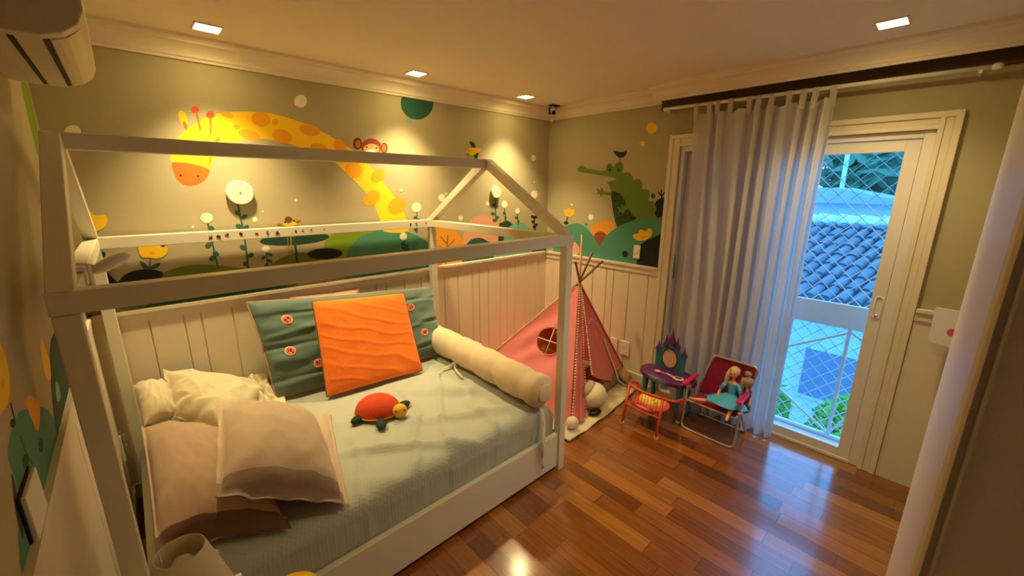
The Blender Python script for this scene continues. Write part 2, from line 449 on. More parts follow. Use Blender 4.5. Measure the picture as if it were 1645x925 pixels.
('cream',1,[-1599,1672,-1602,1665,-1610,1661,-1618,1661,-1624,1665,-1627,1672,-1624,1679,-1616,1683,-1608,1684,-1602,1679]),
('cream',1,[-3232,1938,-3237,1925,-3246,1915,-3257,1909,-3269,1908,-3279,1912,-3284,1921,-3285,1933,-3280,1945,-3271,1955,-3260,1961,-3248,1963,-3238,1958,-3233,1949]),
('stem',0,[-2661,1603,-2654,1463,-2652,1356,-2656,1192,-2646,1192,-2643,1357,-2645,1465,-2652,1605]),
('stem',1,[-2649,1533,-2657,1528,-2668,1531,-2676,1540,-2676,1550,-2667,1556,-2656,1553,-2648,1544]),
('stem',1,[-2617,1530,-2618,1519,-2627,1509,-2639,1505,-2646,1510,-2646,1520,-2637,1530,-2625,1534]),
('stem',1,[-2654,1456,-2662,1451,-2673,1454,-2681,1463,-2681,1474,-2672,1479,-2661,1477,-2653,1467]),
('stem',1,[-2617,1467,-2618,1456,-2627,1446,-2639,1442,-2646,1447,-2646,1458,-2637,1468,-2625,1472]),
('stem',1,[-2649,1333,-2658,1328,-2669,1331,-2677,1341,-2676,1352,-2668,1357,-2657,1354,-2649,1344]),
('stem',1,[-2613,1300,-2614,1289,-2623,1279,-2635,1275,-2643,1281,-2642,1292,-2633,1302,-2621,1305]),
('stem',1,[-2647,1230,-2655,1225,-2667,1229,-2675,1239,-2674,1250,-2666,1255,-2654,1251,-2646,1241]),
('stem',0,[-2816,1495,-2811,1393,-2803,1229,-2795,1230,-2803,1395,-2807,1497]),
('stem',1,[-2787,1453,-2796,1447,-2807,1450,-2814,1459,-2814,1470,-2805,1476,-2794,1474,-2787,1464]),
('stem',1,[-2811,1380,-2812,1369,-2821,1358,-2832,1355,-2840,1360,-2839,1371,-2830,1382,-2819,1385]),
('stem',1,[-2785,1308,-2794,1302,-2805,1306,-2813,1316,-2812,1328,-2803,1333,-2792,1330,-2785,1319]),
('stem',1,[-2805,1303,-2805,1292,-2814,1281,-2826,1278,-2834,1283,-2833,1295,-2824,1305,-2812,1309]),
('cream',1,[-2784,1519,-2789,1507,-2798,1498,-2810,1493,-2823,1494,-2833,1500,-2840,1510,-2841,1522,-2836,1534,-2827,1543,-2815,1548,-2802,1547,-2792,1542,-2785,1532]),
('stem',0,[-2549,1298,-2552,1204,-2546,1204,-2542,1298]),
('stem',1,[-2515,1275,-2522,1271,-2532,1275,-2539,1283,-2539,1292,-2532,1295,-2522,1292,-2515,1284]),
('stem',1,[-2552,1277,-2553,1268,-2560,1260,-2570,1257,-2577,1261,-2576,1269,-2568,1277,-2558,1280]),
('stem',1,[-2520,1235,-2527,1231,-2537,1235,-2544,1243,-2544,1252,-2537,1255,-2527,1252,-2520,1244]),
('stem',1,[-2542,1229,-2543,1220,-2551,1212,-2561,1209,-2567,1213,-2566,1221,-2559,1230,-2549,1233]),
('cream',1,[-2523,1319,-2526,1311,-2533,1305,-2542,1302,-2552,1303,-2560,1307,-2565,1315,-2566,1324,-2563,1332,-2556,1338,-2547,1341,-2538,1340,-2529,1336,-2524,1328]),
('stem',0,[-1495,1512,-1503,1344,-1494,1344,-1486,1512]),
('stem',1,[-1492,1458,-1499,1454,-1511,1457,-1520,1464,-1520,1472,-1513,1476,-1501,1474,-1492,1466]),
('stem',1,[-1466,1456,-1466,1448,-1474,1440,-1485,1437,-1494,1440,-1494,1448,-1486,1456,-1474,1459]),
('stem',1,[-1493,1367,-1501,1363,-1513,1365,-1521,1373,-1522,1381,-1514,1385,-1502,1382,-1494,1375]),
('cream',1,[-1451,1543,-1456,1527,-1468,1515,-1485,1508,-1504,1509,-1520,1516,-1531,1529,-1534,1545,-1529,1561,-1517,1573,-1500,1579,-1481,1579,-1465,1572,-1454,1559]),
('stem',0,[-1261,1587,-1256,1529,-1248,1529,-1253,1587]),
('stem',1,[-1254,1558,-1259,1555,-1268,1557,-1274,1562,-1275,1567,-1269,1570,-1261,1568,-1254,1564]),
('cream',1,[-1229,1611,-1232,1599,-1242,1588,-1255,1583,-1269,1583,-1281,1589,-1289,1599,-1292,1612,-1288,1625,-1279,1635,-1266,1640,-1252,1640,-1240,1635,-1231,1624]),
('stem',0,[-702,1596,-693,1392,-681,1392,-690,1596]),
('stem',1,[-694,1534,-705,1528,-721,1530,-733,1538,-734,1549,-723,1555,-706,1553,-694,1544]),
('stem',1,[-658,1535,-657,1524,-667,1515,-683,1512,-695,1517,-697,1527,-687,1536,-671,1540]),
('stem',1,[-701,1460,-713,1454,-729,1456,-741,1465,-741,1476,-730,1481,-714,1479,-702,1471]),
('stem',1,[-654,1438,-652,1427,-662,1417,-678,1414,-691,1420,-692,1430,-682,1440,-666,1443]),
('stem',1,[-687,1398,-698,1392,-714,1394,-726,1404,-727,1414,-716,1420,-700,1417,-687,1408]),
('stem',0,[-588,1514,-573,1399,-562,1399,-578,1514]),
('stem',1,[-574,1463,-582,1459,-594,1460,-602,1466,-602,1474,-594,1478,-583,1477,-575,1471]),
('stem',1,[-557,1430,-556,1423,-563,1416,-574,1414,-583,1418,-584,1426,-578,1432,-566,1434]),
('cream',1,[-547,1545,-551,1530,-561,1519,-575,1513,-591,1513,-606,1520,-616,1532,-619,1547,-616,1561,-606,1572,-591,1579,-576,1578,-561,1572,-551,1560]),
('stem',0,[-424,1457,-412,1348,-401,1348,-413,1457]),
('stem',1,[-414,1412,-423,1407,-437,1410,-448,1417,-449,1425,-440,1429,-426,1427,-415,1420]),
('stem',1,[-388,1385,-387,1377,-396,1369,-409,1366,-419,1370,-420,1378,-412,1386,-398,1389]),
('cream',1,[-391,1479,-394,1468,-402,1460,-412,1455,-425,1456,-436,1461,-443,1470,-446,1481,-443,1492,-436,1500,-425,1505,-413,1505,-402,1499,-394,1490]),
('black',0,[-201,1428,-182,1284,-167,1283,-186,1428]),
('black',1,[-187,1410,-199,1405,-218,1408,-233,1417,-235,1427,-223,1432,-204,1429,-189,1420]),
('black',1,[-145,1422,-144,1412,-156,1402,-175,1398,-188,1403,-189,1413,-177,1423,-159,1427]),
('black',1,[-179,1358,-192,1353,-211,1357,-226,1366,-228,1376,-216,1381,-197,1378,-182,1369]),
('black',1,[-136,1344,-135,1333,-148,1323,-166,1320,-180,1325,-181,1335,-169,1345,-150,1348]),
('black',1,[-160,1306,-172,1301,-192,1304,-207,1314,-209,1324,-197,1329,-177,1326,-162,1316]),
('dgreen',0,[-1618,1301,-1605,1206,-1596,1207,-1610,1302]),
('dgreen',1,[-1612,1263,-1620,1259,-1631,1262,-1640,1270,-1640,1278,-1633,1281,-1621,1279,-1613,1271]),
('dgreen',1,[-1580,1262,-1580,1254,-1588,1246,-1599,1244,-1607,1247,-1607,1255,-1599,1263,-1588,1266]),
('dgreen',1,[-1609,1234,-1617,1230,-1628,1233,-1636,1240,-1637,1248,-1629,1252,-1618,1249,-1610,1242]),
('dgreen',1,[-1578,1232,-1578,1224,-1586,1217,-1598,1214,-1606,1218,-1606,1226,-1598,1234,-1586,1236]),
('cream',1,[-1588,1326,-1591,1313,-1600,1304,-1613,1299,-1626,1300,-1637,1306,-1645,1318,-1647,1331,-1643,1343,-1634,1353,-1622,1358,-1609,1357,-1597,1351,-1590,1340]),
('lemon',1,[-3280,1571,-3266,1575,-3253,1554,-3239,1552,-3217,1554,-3210,1532,-3221,1503,-3244,1481,-3271,1473,-3278,1490,-3280,1529]),
('amber',1,[-3266,1490,-3267,1488,-3270,1486,-3272,1485,-3275,1485,-3278,1486,-3279,1488,-3279,1491,-3278,1494,-3276,1495,-3273,1496,-3270,1496,-3268,1495,-3267,1493]),
('olive',0,[-3085,1328,-3094,1278,-3089,1278,-3080,1327]),
('stem',1,[-3126,1313,-3111,1302,-3095,1278,-3063,1293,-3046,1294,-3061,1270,-3090,1263,-3116,1270,-3123,1289]),
('lemon',1,[-3117,1399,-3090,1402,-3069,1395,-3047,1399,-3020,1391,-3006,1371,-3013,1342,-3036,1323,-3059,1318,-3085,1328,-3112,1330,-3121,1357]),
('amber',1,[-3059,1347,-3061,1344,-3065,1341,-3070,1340,-3075,1340,-3079,1342,-3082,1346,-3083,1350,-3081,1353,-3077,1356,-3072,1357,-3067,1356,-3062,1354,-3060,1351]),
('black',1,[-3012,1384,-3014,1381,-3017,1378,-3020,1376,-3024,1377,-3028,1379,-3030,1382,-3030,1386,-3028,1389,-3026,1392,-3022,1394,-3018,1393,-3015,1391,-3013,1388]),
('ochre',0,[-2415,1450,-2421,1349,-2422,1233,-2417,1233,-2416,1349,-2410,1450]),
('ochre',0,[-2401,1449,-2404,1361,-2399,1230,-2394,1231,-2399,1361,-2396,1450]),
('ochre',0,[-2394,1411,-2415,1219,-2411,1219,-2389,1411]),
('lemon',1,[-2470,1469,-2421,1476,-2399,1467,-2369,1480,-2353,1457,-2401,1450,-2435,1457]),
('rust',1,[-2362,1486,-2328,1489,-2332,1482,-2357,1475]),
('rust',1,[-2467,1471,-2433,1473,-2437,1462,-2463,1463]),
('brown',1,[-2379,1493,-2382,1485,-2388,1479,-2397,1476,-2406,1477,-2414,1481,-2419,1487,-2420,1495,-2417,1502,-2411,1508,-2402,1511,-2393,1510,-2385,1507,-2380,1500]),
('black',1,[-2415,1476,-2418,1471,-2422,1470,-2426,1472,-2427,1476,-2425,1481,-2420,1482,-2417,1480]),
('black',1,[-2362,1483,-2364,1479,-2369,1477,-2373,1479,-2374,1484,-2372,1488,-2367,1490,-2363,1488])]
MURAL_RIGHT=[('black',1,[-1300,1539,-1300,1498,-1300,1465,-1285,1444,-1243,1442,-1203,1458,-1173,1490,-1159,1531,-1165,1572,-1188,1606,-1225,1625,-1266,1626,-1300,1609,-1300,1578]),
('black',0,[-1230,1623,-1217,1689,-1207,1689,-1219,1622]),
('black',0,[-1221,1642,-1190,1675,-1182,1669,-1213,1636]),
('black',0,[-1227,1636,-1251,1666,-1242,1673,-1218,1642]),
('orange',1,[-547,1299,-580,1361,-667,1406,-767,1412,-831,1383,-822,1269,-734,1183,-641,1173]),
('rust2',1,[-743,1252,-737,1223,-717,1197,-686,1181,-651,1177,-617,1187,-593,1208,-583,1237,-589,1267,-610,1292,-642,1307,-677,1310,-710,1300,-733,1279]),
('croc',1,[-377,1843,-371,1870,-387,1892,-429,1895,-462,1871,-570,1855,-674,1844,-682,1885,-720,1907,-753,1874,-781,1905,-820,1916,-850,1885,-855,1822,-900,1827,-943,1800,-956,1765,-1005,1773,-1042,1739,-1046,1693,-1091,1688,-1120,1646,-1115,1598,-1157,1592,-1187,1537,-1176,1494,-1204,1452,-1081,1383,-855,1357,-806,1419,-764,1566,-749,1639,-728,1721,-699,1745,-796,1770,-734,1789,-573,1815]),
('crocd',1,[-748,1657,-809,1662,-877,1614,-929,1535,-983,1457,-958,1392,-843,1365,-794,1455,-764,1566]),
('black',0,[-764,1636,-843,1652,-840,1659,-761,1643]),
('black',0,[-777,1581,-883,1598,-881,1605,-775,1588]),
('black',0,[-796,1508,-926,1541,-923,1547,-793,1515]),
('black',0,[-818,1431,-962,1479,-959,1486,-814,1438]),
('croc',0,[-754,1661,-676,1666,-655,1693,-634,1703,-636,1675,-593,1697,-607,1663,-590,1640,-627,1644,-640,1618,-664,1641,-750,1634]),
('croc',0,[-940,1607,-893,1543,-860,1560,-858,1532,-818,1540,-843,1510,-827,1485,-861,1496,-883,1482,-906,1516,-966,1537]),
('croc2',1,[-752,1860,-751,1845,-744,1832,-733,1825,-720,1826,-708,1833,-699,1846,-695,1861,-697,1877,-704,1889,-715,1896,-727,1895,-739,1888,-748,1876]),
('croc2',1,[-843,1865,-842,1848,-835,1835,-824,1827,-810,1828,-798,1835,-788,1849,-784,1866,-786,1883,-793,1896,-804,1903,-817,1903,-830,1895,-839,1881]),
('black',1,[-731,1850,-729,1842,-721,1839,-713,1843,-709,1850,-712,1858,-719,1861,-727,1857]),
('black',1,[-820,1848,-817,1840,-810,1837,-802,1841,-798,1848,-801,1856,-808,1859,-816,1855]),
('black',1,[-413,1876,-411,1871,-406,1869,-400,1871,-398,1877,-400,1882,-405,1884,-410,1882]),
('black',1,[-745,2005,-803,1995,-849,1993,-873,2003,-876,1991,-868,1964,-828,1945,-781,1961]),
('black',0,[-808,1950,-813,1914,-819,1914,-814,1950]),
('lemon',1,[-1128,2153,-1125,2136,-1115,2122,-1098,2116,-1078,2117,-1059,2127,-1045,2143,-1039,2162,-1042,2179,-1053,2193,-1070,2199,-1090,2197,-1108,2187,-1122,2172]),
('lemon',1,[-1037,2045,-1033,2034,-1023,2027,-1008,2028,-996,2036,-990,2048,-994,2060,-1005,2066,-1019,2065,-1031,2057]),
('cream',1,[-575,1437,-570,1422,-556,1412,-538,1411,-523,1419,-516,1434,-521,1449,-535,1459,-553,1460,-568,1452]),
('cream',1,[-330,1541,-327,1534,-318,1531,-308,1533,-304,1540,-307,1548,-317,1551,-326,1548]),
('teal',1,[-516,1367,-512,1354,-500,1348,-487,1352,-481,1364,-485,1377,-497,1383,-510,1379]),
('dteal',1,[-1166,1638,-1163,1626,-1155,1619,-1143,1618,-1133,1625,-1128,1637,-1131,1649,-1139,1657,-1151,1657,-1161,1650]),
('teal',1,[-48,604,-142,1205,-221,1319,-379,1367,-482,1342,-565,1285,-634,1202,-664,1185,-727,1279,-832,1364,-956,1419,-1074,1450,-1189,1460,-1300,1435,-1300,870]),
('black',1,[-1012,1453,-1010,1447,-1003,1441,-991,1438,-979,1437,-967,1439,-959,1444,-955,1450,-958,1456,-965,1462,-976,1465,-989,1466,-1001,1464,-1009,1459]),
('black',1,[-1072,806,-1059,1181,-1102,1259,-1185,1306,-1300,1318,-1300,870]),
('black',1,[-961,1142,-959,1129,-951,1118,-940,1111,-927,1110,-914,1114,-905,1122,-901,1134,-903,1147,-911,1158,-922,1165,-935,1166,-948,1162,-957,1153]),
('pink',1,[-225,639,-232,1085,-283,1166,-363,1188,-425,1149,-428,1097,-398,1020,-391,672]),
('dgreen',0,[-263,1427,-253,1360,-266,1359,-276,1426]),
('black',1,[-284,1365,-281,1358,-273,1351,-261,1347,-248,1347,-236,1349,-227,1354,-224,1361,-227,1369,-235,1375,-247,1379,-260,1380,-272,1377,-280,1372]),
('lemon',1,[-218,1496,-253,1487,-281,1513,-315,1486,-345,1500,-343,1451,-297,1424,-242,1435]),
('amber',1,[-306,1453,-300,1443,-285,1438,-270,1441,-263,1451,-269,1461,-284,1466,-299,1463]),
('lemon',1,[-992,1312,-1036,1325,-1058,1363,-1103,1352,-1136,1378,-1164,1368,-1161,1318,-1101,1273,-1020,1273]),
('amber',1,[-1121,1304,-1119,1298,-1111,1292,-1100,1288,-1087,1287,-1075,1288,-1066,1293,-1062,1299,-1065,1305,-1073,1311,-1084,1315,-1097,1316,-1109,1314,-1118,1310])]
MURAL_LEFT=[('teal',1,[-1743,1241,-1655,1250,-1576,1234,-1419,1171,-1355,1118,-1315,1061,-1303,1018,-1372,946,-1713,896,-1895,1052,-1784,1158,-1779,1217]),
('dgreen',1,[-1081,1251,-981,1244,-968,1204,-1004,1041,-1109,1023,-1253,1022,-1354,1044,-1351,1091,-1269,1165,-1180,1222]),
('mint',1,[-1191,1153,-1162,1132,-1182,1103,-1224,1106,-1242,1123]),
('lemon',1,[-1632,1396,-1605,1386,-1602,1352,-1625,1316,-1666,1293,-1722,1294,-1755,1307]),
('amber',1,[-1658,1325,-1664,1322,-1672,1321,-1680,1321,-1687,1324,-1690,1327,-1690,1332,-1687,1336,-1680,1338,-1672,1340,-1665,1339,-1658,1337,-1654,1333,-1654,1329]),
('lemon',1,[-1212,1291,-1201,1251,-1191,1216,-1243,1181,-1286,1195,-1296,1226,-1261,1278]),
('amber',1,[-1558,1242,-1507,1239,-1446,1195,-1478,1170,-1529,1159,-1547,1186,-1558,1227]),
('black',0,[-1667,1287,-1674,1252,-1666,1249,-1659,1284]),
('black',1,[-1673,1245,-1679,1244,-1686,1244,-1694,1246,-1701,1249,-1706,1253,-1707,1257,-1705,1260,-1700,1262,-1693,1262,-1685,1260,-1678,1257,-1673,1252,-1671,1248]),
('dgreen',1,[-1788,1196,-1784,1179,-1804,1138,-1808,1111,-1839,1092,-1837,1113,-1821,1155]),
('dgreen',1,[-1663,1155,-1672,1153,-1682,1153,-1693,1157,-1702,1162,-1708,1168,-1708,1174,-1705,1178,-1697,1181,-1687,1180,-1676,1177,-1666,1172,-1661,1166,-1659,1160]),
('dgreen',1,[-1524,1120,-1534,1117,-1546,1116,-1556,1118,-1564,1122,-1567,1127,-1565,1133,-1559,1138,-1549,1141,-1538,1142,-1527,1141,-1519,1137,-1516,1131,-1518,1125]),
('dgreen',1,[-1539,1004,-1553,1000,-1569,1000,-1584,1004,-1594,1011,-1599,1019,-1597,1028,-1588,1034,-1575,1038,-1559,1038,-1544,1034,-1532,1028,-1527,1019,-1530,1010]),
('dgreen',0,[-1674,1217,-1673,1186,-1650,1138,-1643,1135,-1666,1183,-1667,1215]),
('green',1,[-237,2089,-83,2109,-81,2034,-101,1945,-283,1809,-313,1867,-296,1983])]

# ================================================================== ROOM SHELL
XL, YF, ZC = -3.36, -2.955, 2.42


def mural(mb, shapes, place, zmax=2.33):
    for i, (c, sm, q) in enumerate(shapes):
        P = [(q[k] / 1000, q[k + 1] / 1000) for k in range(0, len(q), 2)]
        if sm:
            P = smooth_closed(P, 4 if len(P) < 20 else 3)
        d = 0.0003 + 0.000015 * i
        mb.poly([place(a, z, d) for a, z in P], MM[c])


# walls (the painting is part of the wall's own mesh)
b = MB().box(XL - 0.15, 0.15, 0.0, 0.15, 0, 2.62, M_wall)
mural(b, MURAL_BACK, lambda a, z, d: (a, -d, z))
struct(b, 'wall_back')
DY0, DY1, DZ = -1.345, -2.70, 2.0            # the balcony door opening
b = MB().box(0, 0.15, DY0, 0.0, 0, 2.62, M_wall).box(0, 0.15, YF - 0.15, DY1, 0, 2.62, M_wall).box(0, 0.15, DY1, DY0, DZ, 2.62, M_wall)
mural(b, MURAL_RIGHT, lambda a, z, d: (-d, a, z))
struct(b, 'wall_right')
b = MB().box(XL - 0.15, XL, YF - 0.15, 0.0, 0, 2.62, M_wall)
mural(b, MURAL_LEFT, lambda a, z, d: (XL + d, a, z))
struct(b, 'wall_left')
DX0, DX1 = -3.30, -2.59                       # the doorway the photographer stands in
b = MB().box(DX1, 0.15, YF - 0.15, YF, 0, 2.62, M_wall).box(XL - 0.15, DX0, YF - 0.15, YF, 0, 2.62, M_wall)
b.box(DX0, DX1, YF - 0.15, YF, 2.08, 2.62, M_wall)
struct(b, 'wall_front')
struct(MB().box(DX0, DX1, YF - 0.19, YF - 0.151, 0, 2.08, M_frame), 'door_1', bevel=0.003)  # closed leaf added behind the camera to keep sky light from flooding in
# ceiling with the curtain slot cut out along the window wall
b = MB().box(XL - 0.15, -0.13, YF - 0.15, 0.15, ZC, 2.62, M_ceil).box(-0.13, 0.15, -1.16, 0.15, ZC, 2.62, M_ceil)
b.box(-0.13, 0.15, YF - 0.15, -1.16, 2.60, 2.66, M_dark)  # slot top coloured near-black, the recess's shade put into the colour
struct(b, 'ceiling')


# floor: parquet strips running along Y
def floor_mat():
    ma = bpy.data.materials.new('cherry_parquet')
    ma.use_nodes = True
    t = ma.node_tree
    L = t.links.new
    b = t.nodes['Principled BSDF']
    tc = t.nodes.new('ShaderNodeTexCoord')
    sep = t.nodes.new('ShaderNodeSeparateXYZ')
    L(tc.outputs['Object'], sep.inputs[0])

    def ma_(op, a, bb=None):
        n = t.nodes.new('ShaderNodeMath')
        n.operation = op
        for i, x in enumerate((a, bb)):
            if x is None:
                continue
            if isinstance(x, (int, float)):
                n.inputs[i].default_value = x
            else:
                L(x, n.inputs[i])
        return n.outputs[0]
    W_, LN = 0.098, 0.56
    rx = ma_('DIVIDE', sep.outputs['X'], W_)
    row = ma_('FLOOR', rx)
    fx = ma_('FRACT', rx)
    wn = t.nodes.new('ShaderNodeTexWhiteNoise'); wn.noise_dimensions = '1D'
    L(row, wn.inputs['W'])
    ry = ma_('ADD', ma_('DIVIDE', sep.outputs['Y'], LN), ma_('MULTIPLY', wn.outputs['Value'], 7.3))
    idx = ma_('FLOOR', ry)
    fy = ma_('FRACT', ry)
    cmb = t.nodes.new('ShaderNodeCombineXYZ')
    L(row, cmb.inputs[0]); L(idx, cmb.inputs[1])
    w2 = t.nodes.new('ShaderNodeTexWhiteNoise'); w2.noise_dimensions = '2D'
    L(cmb.outputs[0], w2.inputs['Vector'])
    ramp = t.nodes.new('ShaderNodeValToRGB')
    e = ramp.color_ramp.elements
    e[0].position = 0; e[0].color = (*s2l((110, 55, 15)), 1)
    e[1].position = 1; e[1].color = (*s2l((182, 112, 38)), 1)
    for p_, c_ in ((0.25, (130, 70, 20)), (0.6, (150, 84, 25)), (0.85, (166, 98, 32))):
        x = e.new(p_); x.color = (*s2l(c_), 1)
    L(w2.outputs['Value'], ramp.inputs[0])
    mp = t.nodes.new('ShaderNodeMapping')
    mp.inputs['Scale'].default_value = (60, 3, 1)
    vadd = t.nodes.new('ShaderNodeVectorMath'); vadd.operation = 'ADD'
    L(tc.outputs['Object'], vadd.inputs[0]); L(w2.outputs['Color'], vadd.inputs[1])
    L(vadd.outputs[0], mp.inputs[0])
    n = t.nodes.new('ShaderNodeTexNoise'); n.inputs['Scale'].default_value = 1.6; n.inputs['Detail'].default_value = 6
    L(mp.outputs[0], n.inputs['Vector'])
    mx = t.nodes.new('ShaderNodeMix'); mx.data_type = 'RGBA'; mx.blend_type = 'MULTIPLY'
    mx.inputs['Factor'].default_value = 0.65
    r2 = t.nodes.new('ShaderNodeValToRGB')
    r2.color_ramp.elements[0].position = 0.3; r2.color_ramp.elements[0].color = (0.45, 0.4, 0.36, 1)
    r2.color_ramp.elements[1].position = 0.7; r2.color_ramp.elements[1].color = (1, 1, 1, 1)
    L(n.outputs['Fac'], r2.inputs[0])
    L(ramp.outputs[0], mx.inputs['A']); L(r2.outputs[0], mx.inputs['B'])
    # seams
    sx = ma_('LESS_THAN', ma_('MINIMUM', fx, ma_('SUBTRACT', 1.0, fx)), 0.012)
    sy = ma_('LESS_THAN', ma_('MINIMUM', fy, ma_('SUBTRACT', 1.0, fy)), 0.0025)
    seam = ma_('MAXIMUM', sx, sy)
    m2 = t.nodes.new('ShaderNodeMix'); m2.data_type = 'RGBA'
    L(seam, m2.inputs['Factor']); L(mx.outputs['Result'], m2.inputs['A'])
    m2.inputs['B'].default_value = (*s2l((84, 40, 14)), 1)
    L(m2.outputs['Result'], b.inputs['Base Color'])
    nr = t.nodes.new('ShaderNodeTexNoise'); nr.inputs['Scale'].default_value = 5
    L(tc.outputs['Object'], nr.inputs['Vector'])
    mr = t.nodes.new('ShaderNodeMapRange')
    mr.inputs['To Min'].default_value = 0.2; mr.inputs['To Max'].default_value = 0.3
    L(nr.outputs['Fac'], mr.inputs['Value']); L(mr.outputs[0], b.inputs['Roughness'])
    b.inputs['Coat Weight'].default_value = 1.0
    b.inputs['Coat IOR'].default_value = 1.6
    b.inputs['Coat Roughness'].default_value = 0.14
    bp = t.nodes.new('ShaderNodeBump'); bp.inputs['Strength'].default_value = 0.12; bp.inputs['Distance'].default_value = 0.001
    sm = ma_('ADD', ma_('MULTIPLY', seam, -1.0), ma_('MULTIPLY', w2.outputs['Value'], 0.5))
    L(sm, bp.inputs['Height']); L(bp.outputs[0], b.inputs['Normal'])
    return ma


struct(MB().box(XL - 0.15, 0.15, YF - 0.2, 0.15, -0.12, 0.0, floor_mat()), 'floor')


# wainscot: boards with V grooves, cap rail on top (structure trims)
def wains(grooves, a0, a1, place, name, zt=0.998, t=0.016, k=1.0):
    """boards from a0 to a1 along the wall; place(a, depth, z)"""
    g = sorted([x for x in grooves if a0 + 0.01 < x < a1 - 0.01])
    prof = [(a0, t)]
    for x in g:
        prof += [(x - 0.005, t), (x, t - 0.008), (x + 0.005, t)]
    prof.append((a1, t))
    mb = MB()
    for (p, dp), (q, dq) in zip(prof[:-1], prof[1:]):
        mb.add([place(p, dp, 0.0), place(q, dq, 0.0), place(q, dq, zt), place(p, dp, zt)], [(0, 1, 2, 3)], M_trim)
    mb.add([place(a0, 0, 0), place(a0, t, 0), place(a0, t, zt), place(a0, 0, zt)], [(0, 1, 2, 3)], M_trim)
    mb.add([place(a1, 0, 0), place(a1, t, 0), place(a1, t, zt), place(a1, 0, zt)], [(0, 1, 2, 3)], M_trim)

    def bx(d1, z0, z1):
        vs = [place(a, d, z) for a in (a0, a1) for d in (0, d1) for z in (z0, z1)]
        mb.add(vs, [(0, 1, 3, 2), (4, 6, 7, 5), (0, 4, 5, 1), (2, 3, 7, 6), (0, 2, 6, 4), (1, 5, 7, 3)], M_trim)
    bx(0.024 * k, zt, 1.062)
    bx(0.034 * k, 1.045, 1.063)
    struct(mb, name)


gb = [-3.14, -2.995, -2.917, -2.766, -2.62, -2.54, -2.395, -2.25, -2.17, -2.02, -1.87, -1.79, -1.64, -1.49, -1.41, -1.27,
      -1.13, -0.973, -0.898, -0.79, -0.644, -0.56, -0.455, -0.309, -0.225, -0.135]
wains(gb, XL, 0.0, lambda a, d, z: (a, -d, z), 'trim_1')
wains([-0.12, -0.27, -0.35, -0.473, -0.616, -0.766, -0.841, -0.996, -1.178], -1.256, 0.0, lambda a, d, z: (-d, a, z), 'trim_2')
wains([], YF, -2.787, lambda a, d, z: (-d, a, z), 'trim_3')
wains([-0.15, -0.3, -0.38, -0.53, -0.68, -0.76, -0.91, -1.06, -1.14], YF, 0.0, lambda a, d, z: (XL + d, a, z), 'trim_4', t=0.008, k=0.42)
struct(MB().box(XL + 0.016, -0.016, -0.03, -0.0161, 0, 0.09, M_trim), 'baseboard_back', bevel=0.004)
struct(MB().box(-0.03, -0.0161, -1.256, -0.03, 0, 0.09, M_trim), 'baseboard_right', bevel=0.004)
struct(MB().box(XL + 0.0081, XL + 0.02, YF, -0.03, 0, 0.09, M_trim), 'baseboard_left', bevel=0.004)


# crown moulding
def crown_prof(scale=1.0):
    pts = [(0, 0), (0.012, 0), (0.014, 0.012), (0.022, 0.016)]
    for i in range(7):
        t = i / 6 * PI / 2
        pts.append((0.022 + 0.066 * (1 - math.cos(t)), 0.016 + 0.052 * math.sin(t)))
    pts += [(0.094, 0.076), (0.106, 0.084), (0.112, 0.1), (0, 0.1)]
    return [(a * scale, h) for a, h in pts]


def crown(place, a0, a1, name, base=0.0):
    mb = MB()
    pr = crown_prof()
    n = len(pr)
    vs = [place(a, base + d, 2.32 + h) for a in (a0, a1) for d, h in pr]
    mb.add(vs, [(i, i + 1, n + i + 1, n + i) for i in range(n - 1)] + [tuple(range(n))[::-1], tuple(range(n, 2 * n))], M_ceil)
    return mb


struct(crown(lambda a, d, z: (a, -d, z), XL, 0.0, ''), 'trim_5')
c_ = crown(lambda a, d, z: (-d, a, z), -1.16, 0.0, '')
c2 = crown(lambda a, d, z: (-d, a, z), YF, -1.16, '', base=0.13)
c_.v += c2.v; o_ = len(c_.v) - len(c2.v)
c_.f += [[i + o_ for i in f] for f in c2.f]; c_.fm += c2.fm; c_.fs += c2.fs
c_.box(-0.135, -0.125, YF, -1.15, 2.32, 2.44, M_ceil)
struct(c_, 'trim_6')
struct(crown(lambda a, d, z: (XL + d, a, z), YF, 0.0, ''), 'trim_7')

struct(MB().box(-0.02, 0, YF, -1.165, 2.27, 2.60, mat('slot_shade_brown', (92, 68, 50), 0.8)), 'trim_11')  # brown board stands in for the shade on the slot's wall

# ------------------------------------------------------------------ balcony door
mb = MB()
def casing(mb, y0, y1, z0, z1, x0, x1, ma):
    mb.box(x0, x1, y0, y1, z0, z1, ma)
CY0, CY1, CZ = -1.258, -2.785, 2.088
for (ya, yb_, th) in ((CY1, CY1 + 0.03, 0.03), (CY1 + 0.03, CY1 + 0.062, 0.022), (CY1 + 0.062, CY1 + 0.085, 0.028),
                      (CY0 - 0.03, CY0, 0.03), (CY0 - 0.062, CY0 - 0.03, 0.022), (CY0 - 0.085, CY0 - 0.062, 0.028)):
    mb.box(-th, 0, ya, yb_, 0, CZ, M_trim)
for (za, zb_, th) in ((CZ - 0.03, CZ, 0.03), (CZ - 0.062, CZ - 0.03, 0.022), (CZ - 0.085, CZ - 0.062, 0.028)):
    mb.box(-th + 0.0005, 0, CY1 + (CZ - zb_), CY0 - (CZ - zb_), za, zb_, M_trim)
struct(mb, 'trim_8', bevel=0.003)


